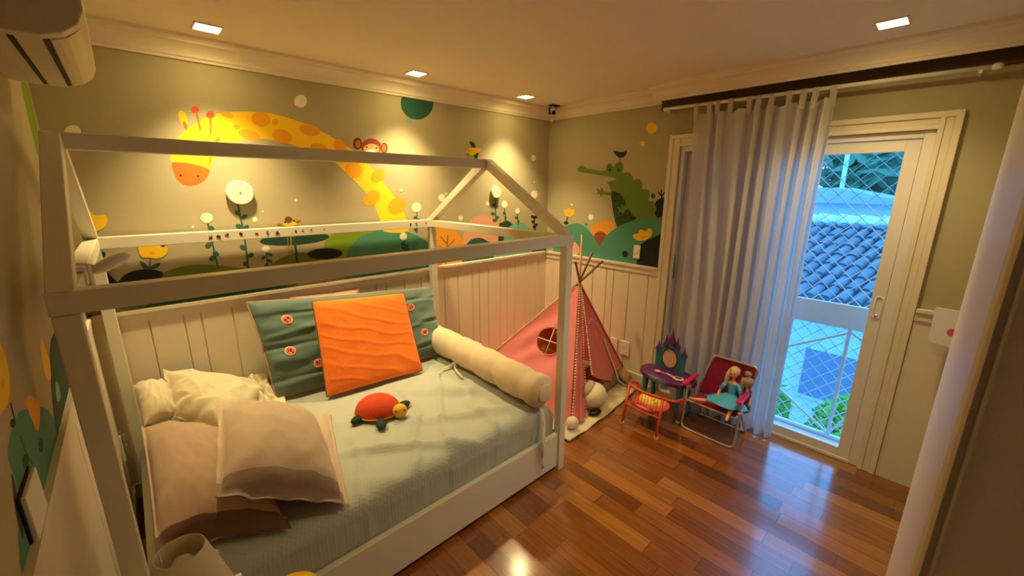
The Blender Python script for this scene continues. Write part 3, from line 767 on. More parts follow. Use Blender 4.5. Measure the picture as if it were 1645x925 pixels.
def glass_mat():
    ma = bpy.data.materials.new('window_glass')
    ma.use_nodes = True
    t = ma.node_tree
    t.nodes.clear()
    out = t.nodes.new('ShaderNodeOutputMaterial')
    tr = t.nodes.new('ShaderNodeBsdfTransparent'); tr.inputs[0].default_value = (0.94, 0.98, 1, 1)
    gl = t.nodes.new('ShaderNodeBsdfGlossy'); gl.inputs['Roughness'].default_value = 0.02
    mx = t.nodes.new('ShaderNodeMixShader'); mx.inputs[0].default_value = 0.05
    t.links.new(tr.outputs[0], mx.inputs[1]); t.links.new(gl.outputs[0], mx.inputs[2]); t.links.new(mx.outputs[0], out.inputs[0])
    return ma


M_glass = glass_mat()
# outer frame
fr = MB()
fr.box(-0.005, 0.12, DY1, DY1 + 0.045, 0, DZ, M_frame).box(-0.005, 0.12, DY0 - 0.03, DY0, 0, DZ, M_frame)
fr.box(-0.005, 0.12, DY1 + 0.045, DY0 - 0.03, 1.965, DZ, M_frame).box(-0.01, 0.14, DY1 + 0.045, DY0 - 0.03, 0, 0.02, M_frame)
win = struct(fr, 'window_1', bevel=0.002)


def leaf(x, ya, yb_, z0=0.022, z1=1.962):
    s = MB()
    st = 0.062
    s.box(x, x + 0.035, ya, ya + st, z0, z1, M_frame).box(x, x + 0.035, yb_ - st, yb_, z0, z1, M_frame)
    s.box(x, x + 0.035, ya + st, yb_ - st, 1.9, z1, M_frame).box(x, x + 0.035, ya + st, yb_ - st, z0, 0.078, M_frame)
    o = s.build('sliding_sash', win, bevel=0.002)
    g = MB().box(x + 0.014, x + 0.019, ya + st, yb_ - st, 0.078, 1.9, M_glass)
    g.build('pane', o)
    return o


lf = leaf(0.004, DY1 + 0.047, -1.99)
leaf(0.052, -2.03, DY0 - 0.032)
sm = MB().box(0.098, 0.104, -2.02, DY0 - 0.031, 0.021, 1.962, mat('daylight_dimmer', (210, 206, 208), 0.8, trans=0.3))  # added panel behind the curtain, dims daylight through the left leaf
sm.build('daylight_dimmer', win)
h = MB()
P = [(-0.012, -2.627 + 0.016 * math.cos(t), 1.03 + (0.05 if math.sin(t) > 0 else -0.05) + 0.014 * math.sin(t)) for t in
     [2 * PI * i / 20 for i in range(20)]]
h.tube([(p[0] + 0.012, p[1], p[2]) for p in P], 0.004, M_white, 8, closed=True)
h.ell((0.002, -2.627, 0.975), 0.008, 0.012, 0.014, M_silver)
h.build('handle', lf, label='small chrome pull')

# doorway casing on the right of the camera, its jamb set back in shade
mb = MB()
X0 = -2.60
prof = [(-2.0, YF), (-2.0, -2.896), (-2.006, -2.889), (-2.02, -2.887), (-2.56, -2.886), (-2.585, -2.887), (-2.596, -2.889), (X0, -2.8925), (X0 + 0.007, -2.893),
        (X0 + 0.007, -2.8975), (X0, -2.898), (X0, -2.901), (X0 + 0.0075, -2.902), (X0 + 0.0075, YF)]
mb.prism([(x, y, 0) for x, y in prof], (0, 0, 2.16), M_trim)
mb.box(X0 + 0.0075, X0 + 0.0099, YF - 0.15, YF, 0, 2.08, M_wall)
struct(mb, 'trim_9', bevel=0.002)

# ================================================================== LIGHTS
M_lampglow = mat('lamp_glow', (255, 236, 170), 0.5, emit=(255, 230, 150), estr=65.0)
LAMPS = [(-2.72, -0.285, 1, 'recessed square ceiling light above the long-necked animal, nearest the air conditioner'),
         (-1.60, -0.268, 1, 'recessed square ceiling light mid back row, left of the dark green disc'),
         (-0.59, -0.268, 1, 'recessed square ceiling light at the far end of the row, beside the security camera'),
         (-0.51, -2.50, 1, 'recessed square ceiling light alone by the curtain recess at right'),
         (-1.60, -2.50, 0, 'unseen recessed square ceiling light above the open floor, left of the one by the curtain recess'),  # out of view, follows the lamp rows, added to brighten rail and floor
         ]
for x, y, vis, lab in LAMPS:
    t = thing('ceiling_light', (x, y, ZC - 0.006), lab, 'ceiling light', 'recessed square ceiling lights')
    f = MB()
    s, q = 0.058, 0.05
    for a, b2, c, d in ((-s, s, -s, -q), (-s, s, q, s), (-s, -q, -q, q), (q, s, -q, q)):
        f.box(x + a, x + b2, y + c, y + d, ZC - 0.006, ZC + 0.0, M_ceil)
    f.build('frame', t)
    MB().box(x - q, x + q, y - q, y + q, ZC - 0.002, ZC, M_lampglow).build('diffuser', t)
    ld = bpy.data.lights.new('downlight', 'SPOT')
    ld.energy = DOWNLIGHT_W * (1.0 if y > -1 else (0.32 if vis else 0.42))
    ld.color = DOWNLIGHT_COL
    ld.spot_size = math.radians(92 if y > -1 else (122 if vis else 105))
    ld.spot_blend = 1.0
    ld.shadow_soft_size = 0.04
    lo = bpy.data.objects.new('downlight', ld)
    COL.objects.link(lo)
    lo.parent = t
    lo.location = (0, 0, -0.03)

# ================================================================== HOUSE BED
BX0, BX1, BY0, BY1 = -3.305, -1.38, -1.453, -0.04      # outer faces
P_ = 0.05
bed = thing('house_bed', ((BX0 + BX1) / 2, (BY0 + BY1) / 2, 0), 'large white house-shaped wooden bed frame with a gabled roof outline', 'bed')
for x in (BX0, BX1 - P_):
    for y in (BY0, BY1 - P_):
        MB().box(x, x + P_, y, y + P_, 0, 1.395, M_bed).build('post', bed, bevel=0.003)
for y in (BY0, BY1 - P_):
    bb = MB().box(BX0 - 0.002, BX1 + 0.002, y - 0.002, y + P_ + 0.002, 1.396, 1.452, M_bed)
    if y > -1:
        # small picture stickers along the inner face of the back beam
        rs = random.Random(4)
        cols = [MM['black'], MM['dbrown'], MM['ochre'], MM['crocd'], MM['rust2']]
        yy = y - 0.0035
        def stick(x, z, s, k):
            for j in range(3):
                pts = [(x + rs.uniform(-.35, .35) * s + s * rs.uniform(.25, .6) * math.cos(a) * (0.5 if k % 2 else 0.8), yy - 0.0004 * j,
                        z + rs.uniform(-.3, .3) * s + s * rs.uniform(.25, .6) * math.sin(a) * 0.8) for a in [2 * PI * i / 9 for i in range(9)]]
                cx = sum(p[0] for p in pts) / 9; cz = sum(p[2] for p in pts) / 9
                bb.poly([(max(x - s, min(x + s, p[0])), p[1], max(1.399, min(1.449, p[2]))) for p in pts], cols[(k + j) % 5])
        for k, (x, s) in enumerate([(-2.82, .018), (-2.785, .022), (-2.745, .016), (-2.68, .018), (-2.60, .014), (-2.545, .022), (-2.49, .02),
                                    (-2.39, .017), (-2.35, .012), (-2.30, .012), (-2.22, .01), (-1.60, .022), (-1.55, .022), (-1.47, .014)]):
            stick(x, 1.425 + rs.uniform(-.005, .005), s, k)
    bb.build('eave_beam', bed, bevel=0.0025)
for x in (BX0, BX1 - P_):
    MB().box(x, x + P_, BY0 + P_ + 0.003, BY1 - P_ - 0.003, 1.397, 1.45, M_bed).build('tie_beam', bed, bevel=0.003)
YM, ZR = (BY0 + BY1) / 2, 1.868
MB().box(BX0 + 0.001, BX1 - 0.001, YM - 0.026, YM + 0.026, ZR - 0.055, ZR, M_bed).build('ridge_beam', bed, bevel=0.003)
for x in (BX0, BX1 - P_):
    for sgn, ye in ((-1, BY0), (1, BY1)):
        # rafter as a sheared prism from the eave to the ridge
        yr = YM + sgn * 0.027
        tv = 0.062
        pts = [(x, ye + (0 if sgn < 0 else 0), 1.4525), (x, ye - sgn * 0.085, 1.4525), (x, yr, ZR - tv), (x, yr, ZR + 0.001)]
        MB().prism(pts, (P_, 0, 0), M_bed).build('rafter', bed, bevel=0.003)
for y0 in (BY0 + 0.012, BY1 - P_ + 0.012):
    MB().box(BX0 + P_, BX1 - P_, y0, y0 + 0.028, 0.03, 0.252, M_bed).build('side_rail', bed, bevel=0.003)
for x0 in (BX0 + 0.012, BX1 - P_ + 0.012):
    MB().box(x0, x0 + 0.028, BY0 + P_, BY1 - P_, 0.03, 0.252, M_bed).build('end_rail', bed, bevel=0.003)
for i in range(10):
    x = -3.15 + i * 0.18
    MB().box(x, x + 0.07, BY0 + 0.0405, BY1 - 0.04, 0.12, 0.138, M_bed).build('slat', bed)

# mattress and bedspread
MX0, MX1, MY0, MY1 = -3.245, -1.44, -1.405, -0.095
mtr = MB()
mtr.box(MX0 + .006, MX1 - .02, MY0 + .01, MY1 - .006, 0.14, 0.40, M_cream)
mtr.build('mattress', bevel=0.03, label='thick mattress lying in the house bed under the pale bedspread', category='mattress')


def spread_mat():
    ma = mat('pale_sage_weave', (172, 174, 160), 0.9, 0.0, sheen=0.25, vary=0.04, vscale=10)
    t = ma.node_tree
    b = t.nodes['Principled BSDF']
    tc = t.nodes.new('ShaderNodeTexCoord')
    mp = t.nodes.new('ShaderNodeMapping')
    mp.inputs['Rotation'].default_value = (0, 0, 0.5)
    t.links.new(tc.outputs['Object'], mp.inputs[0])
    w1 = t.nodes.new('ShaderNodeTexVoronoi'); w1.inputs['Scale'].default_value = 75; w1.inputs['Randomness'].default_value = 0.15
    t.links.new(mp.outputs[0], w1.inputs['Vector'])
    bp = t.nodes.new('ShaderNodeBump'); bp.inputs['Strength'].default_value = 0.55; bp.inputs['Distance'].default_value = 0.003
    t.links.new(w1.outputs['Distance'], bp.inputs['Height'])
    t.links.new(bp.outputs[0], b.inputs['Normal'])
    return ma


M_spread = spread_mat()


def fold(x, y):
    """raised creases of the bedspread in metres"""
    h = 0.0
    # diagonal pulls over the front right half
    wgt = max(0, min(1, (x + 2.75) / 0.4)) * max(0, min(1, (-0.55 - y) / 0.35))
    q = (x * 0.62 + y * 0.9) * 22 + 3.0 * nz(x * 2.2, y * 2.2, 3)
    h += wgt * 0.026 * (max(0, math.sin(q)) ** 2) * (0.6 + 0.8 * nz(x * 4, y * 4, 9) + .4)
    q2 = (x * 0.9 - y * 0.35) * 30 + 4.0 * nz(x * 3, y * 3, 5)
    h += wgt * 0.016 * max(0, math.sin(q2)) ** 3
    h += 0.006 * nz(x * 3.1, y * 3.1, 1) + 0.002 * nz(x * 12, y * 12, 2)
    k = min(1, max(0, (-1.62 - x) / 0.12))
    k *= min(1, max(0.15, math.hypot(x + 2.27, y + 0.84) / 0.16 - 0.5))
    return h * k


def spread(u, v):
    # u along x, v across y; margins of the parameter fold down over the edges
    ex, ey = 0.16, 0.22
    a = (u * (1 + 2 * 0.09)) - 0.09
    bb = (v * (1 + 2 * 0.16)) - 0.16
    r = 0.075

    def side(t, lo, hi, span):
        L_ = hi - lo
        s = t * L_
        if s < r:
            d = r - s
            if d < r * PI / 2:
                an = d / r
                return lo + r - r * math.sin(an), r * (1 - math.cos(an))
            return lo, r + d - r * PI / 2
        if s > L_ - r:
            d = s - (L_ - r)
            if d < r * PI / 2:
                an = d / r
                return hi - r + r * math.sin(an), r * (1 - math.cos(an))
            return hi, r + d - r * PI / 2
        return lo + s, 0.0
    x, dx = side(a, MX0, MX1, 0)
    y, dy = side(bb, MY0, MY1, 0)
    drop = max(dx, dy) if min(dx, dy) < 1e-6 else (dx ** 2 + dy ** 2) ** 0.5
    drop = min(drop, 0.205)
    f = fold(x, y)
    z = 0.447 + f * max(0, 1 - drop / 0.12) - drop
    if drop > r:
        k = f * 0.8 + 0.004 * nz(x * 9, y * 9, z * 4)
        if dy > r:
            y += -min(k, 0.006) if y < -0.7 else 0
        if dx > r:
            x += min(k, 0.004) if x > -2 else 0
    return (x, y, z)


MB().grid(spread, 220, 170, M_spread).build('bedspread', origin=(-2.34, -0.75, 0.24), label='pale sage grey woven bedspread tucked over the mattress',
                                            category='bedspread')


# ------------------------------------------------------------------ pillows
class Pillow:
    """puffed rectangle between four corner points TL TR BR BL, bulging towards n"""
    def __init__(s, C, T, under=0.15, fl=0.0, pin=0.05, wr=0.006, seed=0, pw=2.6, ex=0.55, wdir=None, quilt=0, flip=False, sagn=0.0):
        s.C = [Vector(c) for c in C]
        s.T, s.under, s.fl, s.pin, s.wr, s.seed, s.pw, s.ex, s.wdir, s.quilt = T, under, fl, pin, wr, seed, pw, ex, wdir, quilt
        n = (s.C[1] - s.C[3]).cross(s.C[0] - s.C[2])
        n.normalize()
        if flip:
            n = -n
        s.n = n

    def at(s, u, v, top=True, off=0.0):
        a, b = 2 * u - 1, 2 * v - 1
        pa = a * (1 - s.pin * (1 - b * b)); pb = b * (1 - s.pin * (1 - a * a))
        uu, vv = (pa + 1) / 2, (pb + 1) / 2
        p = s.C[0] * (1 - uu) * (1 - vv) + s.C[1] * uu * (1 - vv) + s.C[2] * uu * vv + s.C[3] * (1 - uu) * vv
        ai, bi = min(1, abs(a) / (1 - s.fl)), min(1, abs(b) / (1 - s.fl))
        h = max(0, (1 - ai ** s.pw) * (1 - bi ** s.pw)) ** s.ex
        S = s.seed * 7.3
        w = 0.0
        if s.wr:
            r = math.hypot(a, b)
            ang = math.atan2(b, a)
            w += s.wr * 0.8 * (1 - abs(nz(a * 2.1 + S, b * 2.1, S)) * 2.5)
            w += s.wr * 0.7 * math.sin(ang * 11 + 4 * nz(a * 1.5, b * 1.5, S)) * max(0, min(1, (r - 0.55) * 2)) * (h > 0.02)
            w += s.wr * 0.35 * nz(a * 7, b * 7, S)
            if s.wdir:
                q = (a * s.wdir[0] + b * s.wdir[1]) * s.wdir[2] + 3.2 * nz(a * 1.6, b * 1.6, S + 2)
                w += s.wr * 1.3 * max(0, math.sin(q)) ** 2 * min(1, h * 1.5)
        if s.quilt:
            w -= 0.012 * max(0, 1 - abs(((v * s.quilt) % 1) - 0.5) * 9) * (0.6 + nz(a * 3, b, S))
        if s.fl and (abs(a) > 1 - s.fl or abs(b) > 1 - s.fl):
            w += s.wr * 0.6 * math.sin(a * 13 + b * 11 + S)
        hh = s.T * h + w if top else -s.under * s.T * h
        if not top and s.fl and h <= 0.0:
            hh = w - 0.003
        return p + s.n * (hh + off)

    def build(s, name, ma, hem=None, N=64, parent=None, piping=None, **props):
        mb = MB()
        mf = None
        if hem:
            mf = lambda u, v: hem if hem_fn(s, u, v) else None
        mb.grid(lambda u, v: s.at(u, v), N, N, ma, matfn=mf)
        mb.grid(lambda u, v: s.at(v, u, False), N // 2, N // 2, ma)
        cs = [s.at(u, v) for u, v in ((0, 0), (1, 0), (1, 1), (0, 1))]
        o = mb.build(name, parent, origin=sum(s.C, Vector()) / 4 - Vector((0, 0, 0.03)), **props)
        if piping:
            pp = [s.at(i / 30, 0) for i in range(30)] + [s.at(1, i / 30) for i in range(30)] + [s.at(1 - i / 30, 1) for i in range(30)] + \
                 [s.at(0, 1 - i / 30) for i in range(30)]
            m2 = MB().tube(pp, 0.004, piping, 6, closed=True)
            m2.build('piping', o)
        return o


HEM = 0.09


def hem_fn(s, u, v):
    return v > 1 - HEM


# sage quilted cushion leaning on the panelling
gq = Pillow([(-2.706, -0.115, 1.035), (-1.449, -0.115, 0.925), (-1.525, -0.36, 0.465), (-2.66, -0.29, 0.465)], 0.06, under=0.6, pin=0.02,
            wr=0.007, seed=1, pw=5, ex=0.5, wdir=(0.25, 1.6, 7), quilt=3)
MPIPE = mat('rose_piping', (196, 140, 112), 0.8)
o = gq.build('quilted_cushion', M_greenq, N=90, piping=MPIPE, label='long sage green quilted cushion with orange round patches behind the orange one',
             category='cushion')
M_patch = mat('orange_patch', (238, 108, 48), 0.8, 0.3, 100)
M_patch2 = mat('dark_patch_print', (70, 30, 50), 0.8)
for i, (u, v) in enumerate(((0.132, 0.226), (0.106, 0.553), (0.221, 0.743), (0.804, 0.273), (0.873, 0.649))):
    pm = MB()
    W2, H2 = 1.2, 0.62
    R0 = 0.03
    ring = []
    for (rr, ma_, of) in ((R0, M_pom, 0.0035), (R0 * 0.86, M_patch, 0.0045)):
        n = 20
        vs = [gq.at(u, v, True, of + 0.001)] + [gq.at(u + rr / W2 * math.cos(2 * PI * k / n), v + rr / H2 * math.sin(2 * PI * k / n), True, of) for k in range(n)]
        pm.add(vs, [(0, k + 1, (k + 1) % n + 1) for k in range(n)], ma_, True)
    rs = random.Random(i)
    for k in range(7):
        a_, q_ = rs.uniform(0, 2 * PI), rs.uniform(0.004, 0.02)
        cu, cv = u + q_ / W2 * math.cos(a_), v + q_ / H2 * math.sin(a_)
        pm.add([gq.at(cu + 0.004 / W2 * math.cos(2 * PI * j / 6), cv + 0.006 / H2 * math.sin(2 * PI * j / 6), True, 0.0062) for j in range(6)],
               [tuple(range(6))], M_patch2)
    pm.build('round_patch', o, label='orange speckled round patch')
# second cushion peeping out between them
g2 = Pillow([(-2.46, -0.055, 1.005), (-2.02, -0.055, 0.985), (-2.02, -0.10, 0.60), (-2.46, -0.10, 0.60)], 0.03, under=0.5, pin=0.02, wr=0.004, seed=8, pw=5, ex=0.5)
g2.build('quilted_cushion', M_tan, N=40, piping=MPIPE, label='thin tan cushion, only its piped top edge showing behind the sage one', category='cushion')
# orange
oq = Pillow([(-2.394, -0.27, 1.015), (-1.782, -0.27, 0.965), (-1.811, -0.53, 0.468), (-2.429, -0.47, 0.468)], 0.032, under=0.9, pin=0.012, wr=0.0015, seed=3,
            pw=7, ex=0.5, wdir=(-0.35, 1.0, 21))
oq.build('quilted_cushion', M_orange, N=110, piping=mat('brown_piping', (120, 84, 40), 0.8), label='square bright orange quilted cushion leaning on the long sage one',
         category='cushion')

# bed pillows
HEM = 0.08
p3 = Pillow([(-3.248, -0.33, 0.57), (-2.872, -0.66, 0.50), (-2.872, -1.385, 0.466), (-3.245, -1.20, 0.48)], 0.14, under=0.05, fl=0.06, pin=0.03, wr=0.007, seed=4, pw=2.8, ex=0.5)
p3.build('bed_pillow', M_tan, hem=M_hem, N=80, label='large tan pillow with a dark brown hem, nearest the table lamp', category='pillow')
p5 = Pillow([(-2.848, -0.60, 0.478), (-2.474, -0.639, 0.472), (-2.668, -1.40, 0.468), (-2.90, -1.20, 0.475)], 0.05, under=0.05, fl=0.06, pin=0.03, wr=0.006, seed=5)
p5.build('bed_pillow', M_beige, N=50, label='flat cream pillow whose edge shows from under the beige one', category='pillow')
p4 = Pillow([(-2.959, -0.556, 0.640), (-2.590, -0.804, 0.550), (-2.681, -1.41, 0.475), (-3.069, -1.301, 0.665)], 0.15, under=0.1, fl=0.07, pin=0.02, wr=0.008, seed=6, pw=2.6, ex=0.5)
HEM = 0.1
p4.build('bed_pillow', M_beige, hem=M_hem2, N=90, label='beige linen pillow with a shiny mauve hem, topmost of the pile', category='pillow')
p2 = Pillow([(-3.129, -0.115, 0.735), (-2.66, -0.20, 0.51), (-2.93, -0.62, 0.50), (-3.126, -0.369, 0.57)], 0.115, under=0.4, fl=0.035, pin=0.03, wr=0.010, seed=7, pw=2.6, ex=0.5)
p2.build('bed_pillow', M_cream, N=80, label='cream pillow propped against the back panelling, left of the sage cushion', category='pillow')
p1 = Pillow([(-3.252, -0.14, 0.70), (-3.125, -0.115, 0.675), (-3.105, -0.36, 0.575), (-3.235, -0.38, 0.575)], 0.085, under=0.8, pin=0.04, wr=0.006, seed=9, pw=2.4, ex=0.5)
p1.build('bed_pillow', M_cream, N=50, label='small plump cream pillow in the far left corner of the bed', category='pillow')


# crumpled cloth beside the cream pillow
def rag(u, v):
    a, b2 = u - .5, v - .5
    x = -2.755 + a * 0.24 + 0.03 * nz(a * 5, b2 * 5, 1)
    y = -0.24 + b2 * 0.34 + 0.03 * nz(a * 5, b2 * 5, 4)
    h = 0.07 * math.exp(-(a * a + b2 * b2) * 9) + 0.05 * abs(nz(a * 6, b2 * 4, 7)) + 0.02 * math.sin(a * 24 + 3 * nz(b2 * 4, 0, 2))
    return (x, y, 0.475 + max(0, h) + 0.10 * max(0, b2 + .1))


MB().grid(rag, 50, 50, M_cream).build('crumpled_cloth', solid=0.003, label='small crumpled cream cloth between the cream pillow and the sage cushion', category='cloth')


# bolster along the right end of the bed
def bolster(u, v):
    an = 2 * PI * u
    t = v
    y = -0.17 - 1.265 * t
    x = -1.53 - 0.015 * t + 0.006 * math.sin(t * 5)
    r = 0.1 * (1 - 0.06 * abs(math.sin(t * PI * 5.0)) ** 8 * 1.5)
    r *= min(1, (1 - max(0, (t - 0.965) / 0.035) ** 2 * 0.55)) * min(1, (1 - max(0, (0.05 - t) / 0.05) ** 2 * 0.75))
    r += 0.003 * nz(math.cos(an) * 2, math.sin(an) * 2, t * 14) + 0.0025 * math.sin(t * 70 + 2 * math.sin(an)) * (0.4 + nz(t * 6, an, 2))
    return (x + r * math.cos(an) * 0.98, y, 0.56 + r * math.sin(an))


bo = thing('bolster', (-1.53, -0.8, 0.46), 'long beige bolster lying along the right end of the bed', 'bolster')
bm = MB().grid(bolster, 36, 130, M_bolster)
bm.ell((-1.53, -0.175, 0.56), 0.03, 0.03, 0.03, M_bolster)
c0 = Vector((-1.545 + 0.006 * math.sin(5), -1.435, 0.56))
bm.ell(c0, 0.055, 0.012, 0.055, M_bolster)
bm.build('cover', bo)
tie = MB()
def ribbon(pts, w_, ma, mb, side=(1, 0, 0)):
    pts = [Vector(p) for p in pts]; sd = Vector(side).normalized() * w_ / 2
    mb.add([p + sd * s_ for p in pts for s_ in (-1, 1)], [(2 * i, 2 * i + 1, 2 * i + 3, 2 * i + 2) for i in range(len(pts) - 1)], ma, True)
ribbon([(-1.56, -1.405, 0.47), (-1.565, -1.43, 0.45), (-1.575, -1.455, 0.38), (-1.58, -1.462, 0.30), (-1.582, -1.464, 0.22), (-1.588, -1.466, 0.14), (-1.59, -1.466, 0.10)], 0.022, M_cream, tie)
ribbon([(-1.56, -1.41, 0.47), (-1.57, -1.435, 0.44), (-1.59, -1.46, 0.36), (-1.597, -1.466, 0.28), (-1.596, -1.467, 0.18)], 0.018, M_cream, tie)
tie.build('tie', bo, solid=0.002)
tie = MB()
ribbon([(-1.60, -0.62, 0.50), (-1.63, -0.66, 0.475), (-1.65, -0.72, 0.47), (-1.67, -0.80, 0.466)], 0.02, M_cream, tie, (1, .3, 0))
ribbon([(-1.60, -0.62, 0.50), (-1.62, -0.60, 0.475), (-1.69, -0.60, 0.468), (-1.76, -0.66, 0.466), (-1.79, -0.73, 0.466)], 0.02, M_cream, tie, (.5, .8, 0))
tie.ell((-1.61, -0.62, 0.49), 0.014, 0.014, 0.012, M_cream)
tie.build('tie', bo, solid=0.002)

# turtle plush
tx, ty, tz = -2.275, -0.83, 0.452
tu = thing('plush_turtle', (tx, ty, tz), 'plush turtle with an orange shell, dark green flippers and yellow head on the bedspread', 'soft toy')
ms = MB()
def shell_fn(p):
    q = p.copy()
    if q.z < 0: q.z *= 0.25
    return q
ms.ell((tx, ty, tz + 0.02), 0.125, 0.10, 0.1, M_turt, rot('Z', -35), 28, 18, shell_fn)
ms.build('shell', tu)
MB().tube([(tx + 0.123 * math.cos(a) * math.cos(math.radians(-35)) - 0.098 * math.sin(a) * math.sin(math.radians(-35)),
            ty + 0.123 * math.cos(a) * math.sin(math.radians(-35)) + 0.098 * math.sin(a) * math.cos(math.radians(-35)), tz + 0.022) for a in
           [2 * PI * i / 32 for i in range(32)]], 0.005, M_yel, 6, closed=True).build('shell_piping', tu)
hd = MB()
hd.ell((tx + 0.075, ty - 0.115, tz + 0.042), 0.04, 0.036, 0.04, M_yel, rot('Z', -35))
hd = hd.build('head', tu)
for dx_, dy_ in ((0.043, -0.131), (0.083, -0.151)):
    MB().ell((tx + dx_, ty + dy_, tz + 0.056), 0.005, 0.005, 0.006, M_blackp, None, 8, 6).build('eye', hd)
for dx, dy, an in ((-0.115, -0.005, 200), (-0.045, -0.13, 250), (0.135, -0.035, 10), (0.02, 0.12, 90)):
    fl_ = MB()
    Mr = rot('Z', an)
    fl_.ell((tx + dx, ty + dy, tz + 0.02), 0.048, 0.028, 0.02, M_turtf, Mr, 14, 10)
    fl_.build('flipper', tu)

# little lamp clipped on the left end of the bed frame
lp = thing('clip_lamp', (-3.28, -1.12, 1.452), 'glossy white petal-shaped reading lamp clipped on the bed frame at left', 'lamp')
MB().box(-3.312, -3.248, -1.16, -1.10, 1.4525, 1.468, M_white).box(-3.247, -3.238, -1.15, -1.11, 1.40, 1.468, M_white).build('clamp', lp, bevel=0.004)
MB().tube([(-3.275, -1.13, 1.466), (-3.262, -1.13, 1.472), (-3.247, -1.13, 1.468), (-3.235, -1.13, 1.462), (-3.222, -1.13, 1.463)], 0.006, M_white).build('arm', lp)
hm = MB()
dirv = Vector((0.075, 0.0, 0.038)).normalized()
Mh = Matrix((dirv, Vector((0, 1, 0)), dirv.cross(Vector((0, 1, 0))))).transposed()
hm.ell((-3.195, -1.13, 1.468), 0.055, 0.03, 0.018, M_white, Mh, 22, 12)
hm.build('lamp_head', lp)

# socket strip on the left wall at the head of the bed
so = thing('wall_outlet', (XL + 0.008, -0.021, 0.348), 'pale double socket plate on the left wall at the head end of the bed', 'outlet')
MB().box(XL + 0.008, XL + 0.016, -0.021 - 0.06, -0.021 + 0.06, 0.348 - 0.075, 0.348 + 0.075, M_white).build('cover_plate', so, bevel=0.002)
for dz in (-0.034, 0.034):
    MB().box(XL + 0.0161, XL + 0.030, -0.021 - 0.03, -0.021 + 0.03, 0.348 + dz - 0.026, 0.348 + dz + 0.026, M_white).build('plug', so, bevel=0.004)

# ================================================================== LEFT FOREGROUND
ns = thing('nightstand', (-3.18, -1.70, 0), 'white wooden nightstand under the table lamp by the left wall', 'nightstand')
MB().box(-3.32, -3.05, -1.86, -1.52, 0.50, 0.52, M_bed).build('top', ns, bevel=0.004)
MB().box(-3.31, -3.06, -1.85, -1.53, 0.06, 0.499, M_bed).build('body', ns, bevel=0.003)
dr = MB().box(-3.30, -3.07, -1.862, -1.8505, 0.30, 0.48, M_bed).build('drawer', ns, bevel=0.003)
MB().ell((-3.185, -1.873, 0.39), 0.012, 0.012, 0.012, M_bed).build('knob', dr)
for sx in (-3.30, -3.10):
    for sy in (-1.84, -1.57):
        MB().box(sx, sx + 0.03, sy, sy + 0.03, 0, 0.0595, M_bed).build('leg', ns)
lx, ly = -3.172, -1.665
tl = thing('table_lamp', (lx, ly, 0.521), 'table lamp with a cream cone shade at the lower left corner', 'lamp')
MB().lathe([(0.0, 0.0), (0.06, 0.0), (0.06, 0.012), (0.02, 0.022), (0.016, 0.05), (0.028, 0.085), (0.014, 0.12), (0.009, 0.14), (0.009, 0.17), (0.0, 0.17)], (lx, ly, 0.521), M_white).build('base', tl)
sh = MB().lathe([(0.105, 0.615), (0.0535, 0.80), (0.0525, 0.801), (0.0505, 0.80), (0.102, 0.615)], (lx, ly, 0), mat('lamp_shade_linen', (232, 218, 186), 0.9, 0.2, 300, trans=0.15), 40).build('lamp_shade', tl)
rng_ = MB()
for a in (0.4, 0.4 + 2 * PI / 3, 0.4 + 4 * PI / 3):
    rng_.tube([(lx + 0.049 * math.cos(a), ly + 0.049 * math.sin(a), 0.795), (lx + 0.052 * math.cos(a), ly + 0.052 * math.sin(a), 0.72), (lx + 0.012 * math.cos(a), ly + 0.012 * math.sin(a), 0.70)], 0.0014, M_silver, 6)
rng_.build('shade_holder', sh)
MB().ell((lx, ly, 0.745), 0.03, 0.03, 0.034, mat('frosted_bulb', (226, 214, 196), 0.25)).build('bulb', tl)
MB().lathe([(0.0, 0.70), (0.013, 0.70), (0.014, 0.722), (0.0, 0.724)], (lx, ly, 0), M_white, 20).lathe([(0.0, 0.691), (0.006, 0.691), (0.006, 0.70), (0, 0.70)], (lx, ly, 0), M_white, 12).build('socket', tl)
# yellow stool
st = thing('round_stool', (-2.955, -1.68, 0), 'round bright yellow stool seat at the bottom edge beside the lamp', 'stool')
M_yst = mat('stool_yellow', (240, 188, 6), 0.45)
MB().lathe([(0.0, 0.44), (0.08, 0.44), (0.088, 0.45), (0.09, 0.47), (0.086, 0.485), (0.06, 0.492), (0.0, 0.494)], (-2.955, -1.68, 0), M_yst, 40).build('seat', st)
for k in range(3):
    a = 2 * PI * k / 3 + 0.4
    MB().tube([(-2.955 + 0.055 * math.cos(a), -1.68 + 0.055 * math.sin(a), 0.44), (-2.955 + 0.085 * math.cos(a), -1.68 + 0.085 * math.sin(a), 0.0)], 0.012, M_yst, 12).build('leg', st)

# wall plate on left wall
pl = thing('wall_switch', (XL, -1.75, 1.03), 'white rectangular switch box standing proud of the left wall above the panelling', 'switch')
MB().box(XL, XL + 0.004, -1.815, -1.69, 1.028, 1.157, M_blackp).build('shadow_backing', pl)  # black backing stands in for the shadow along the box's side
MB().box(XL + 0.0041, XL + 0.012, -1.81, -1.692, 1.033, 1.153, M_white).build('cover_plate', pl, bevel=0.002)

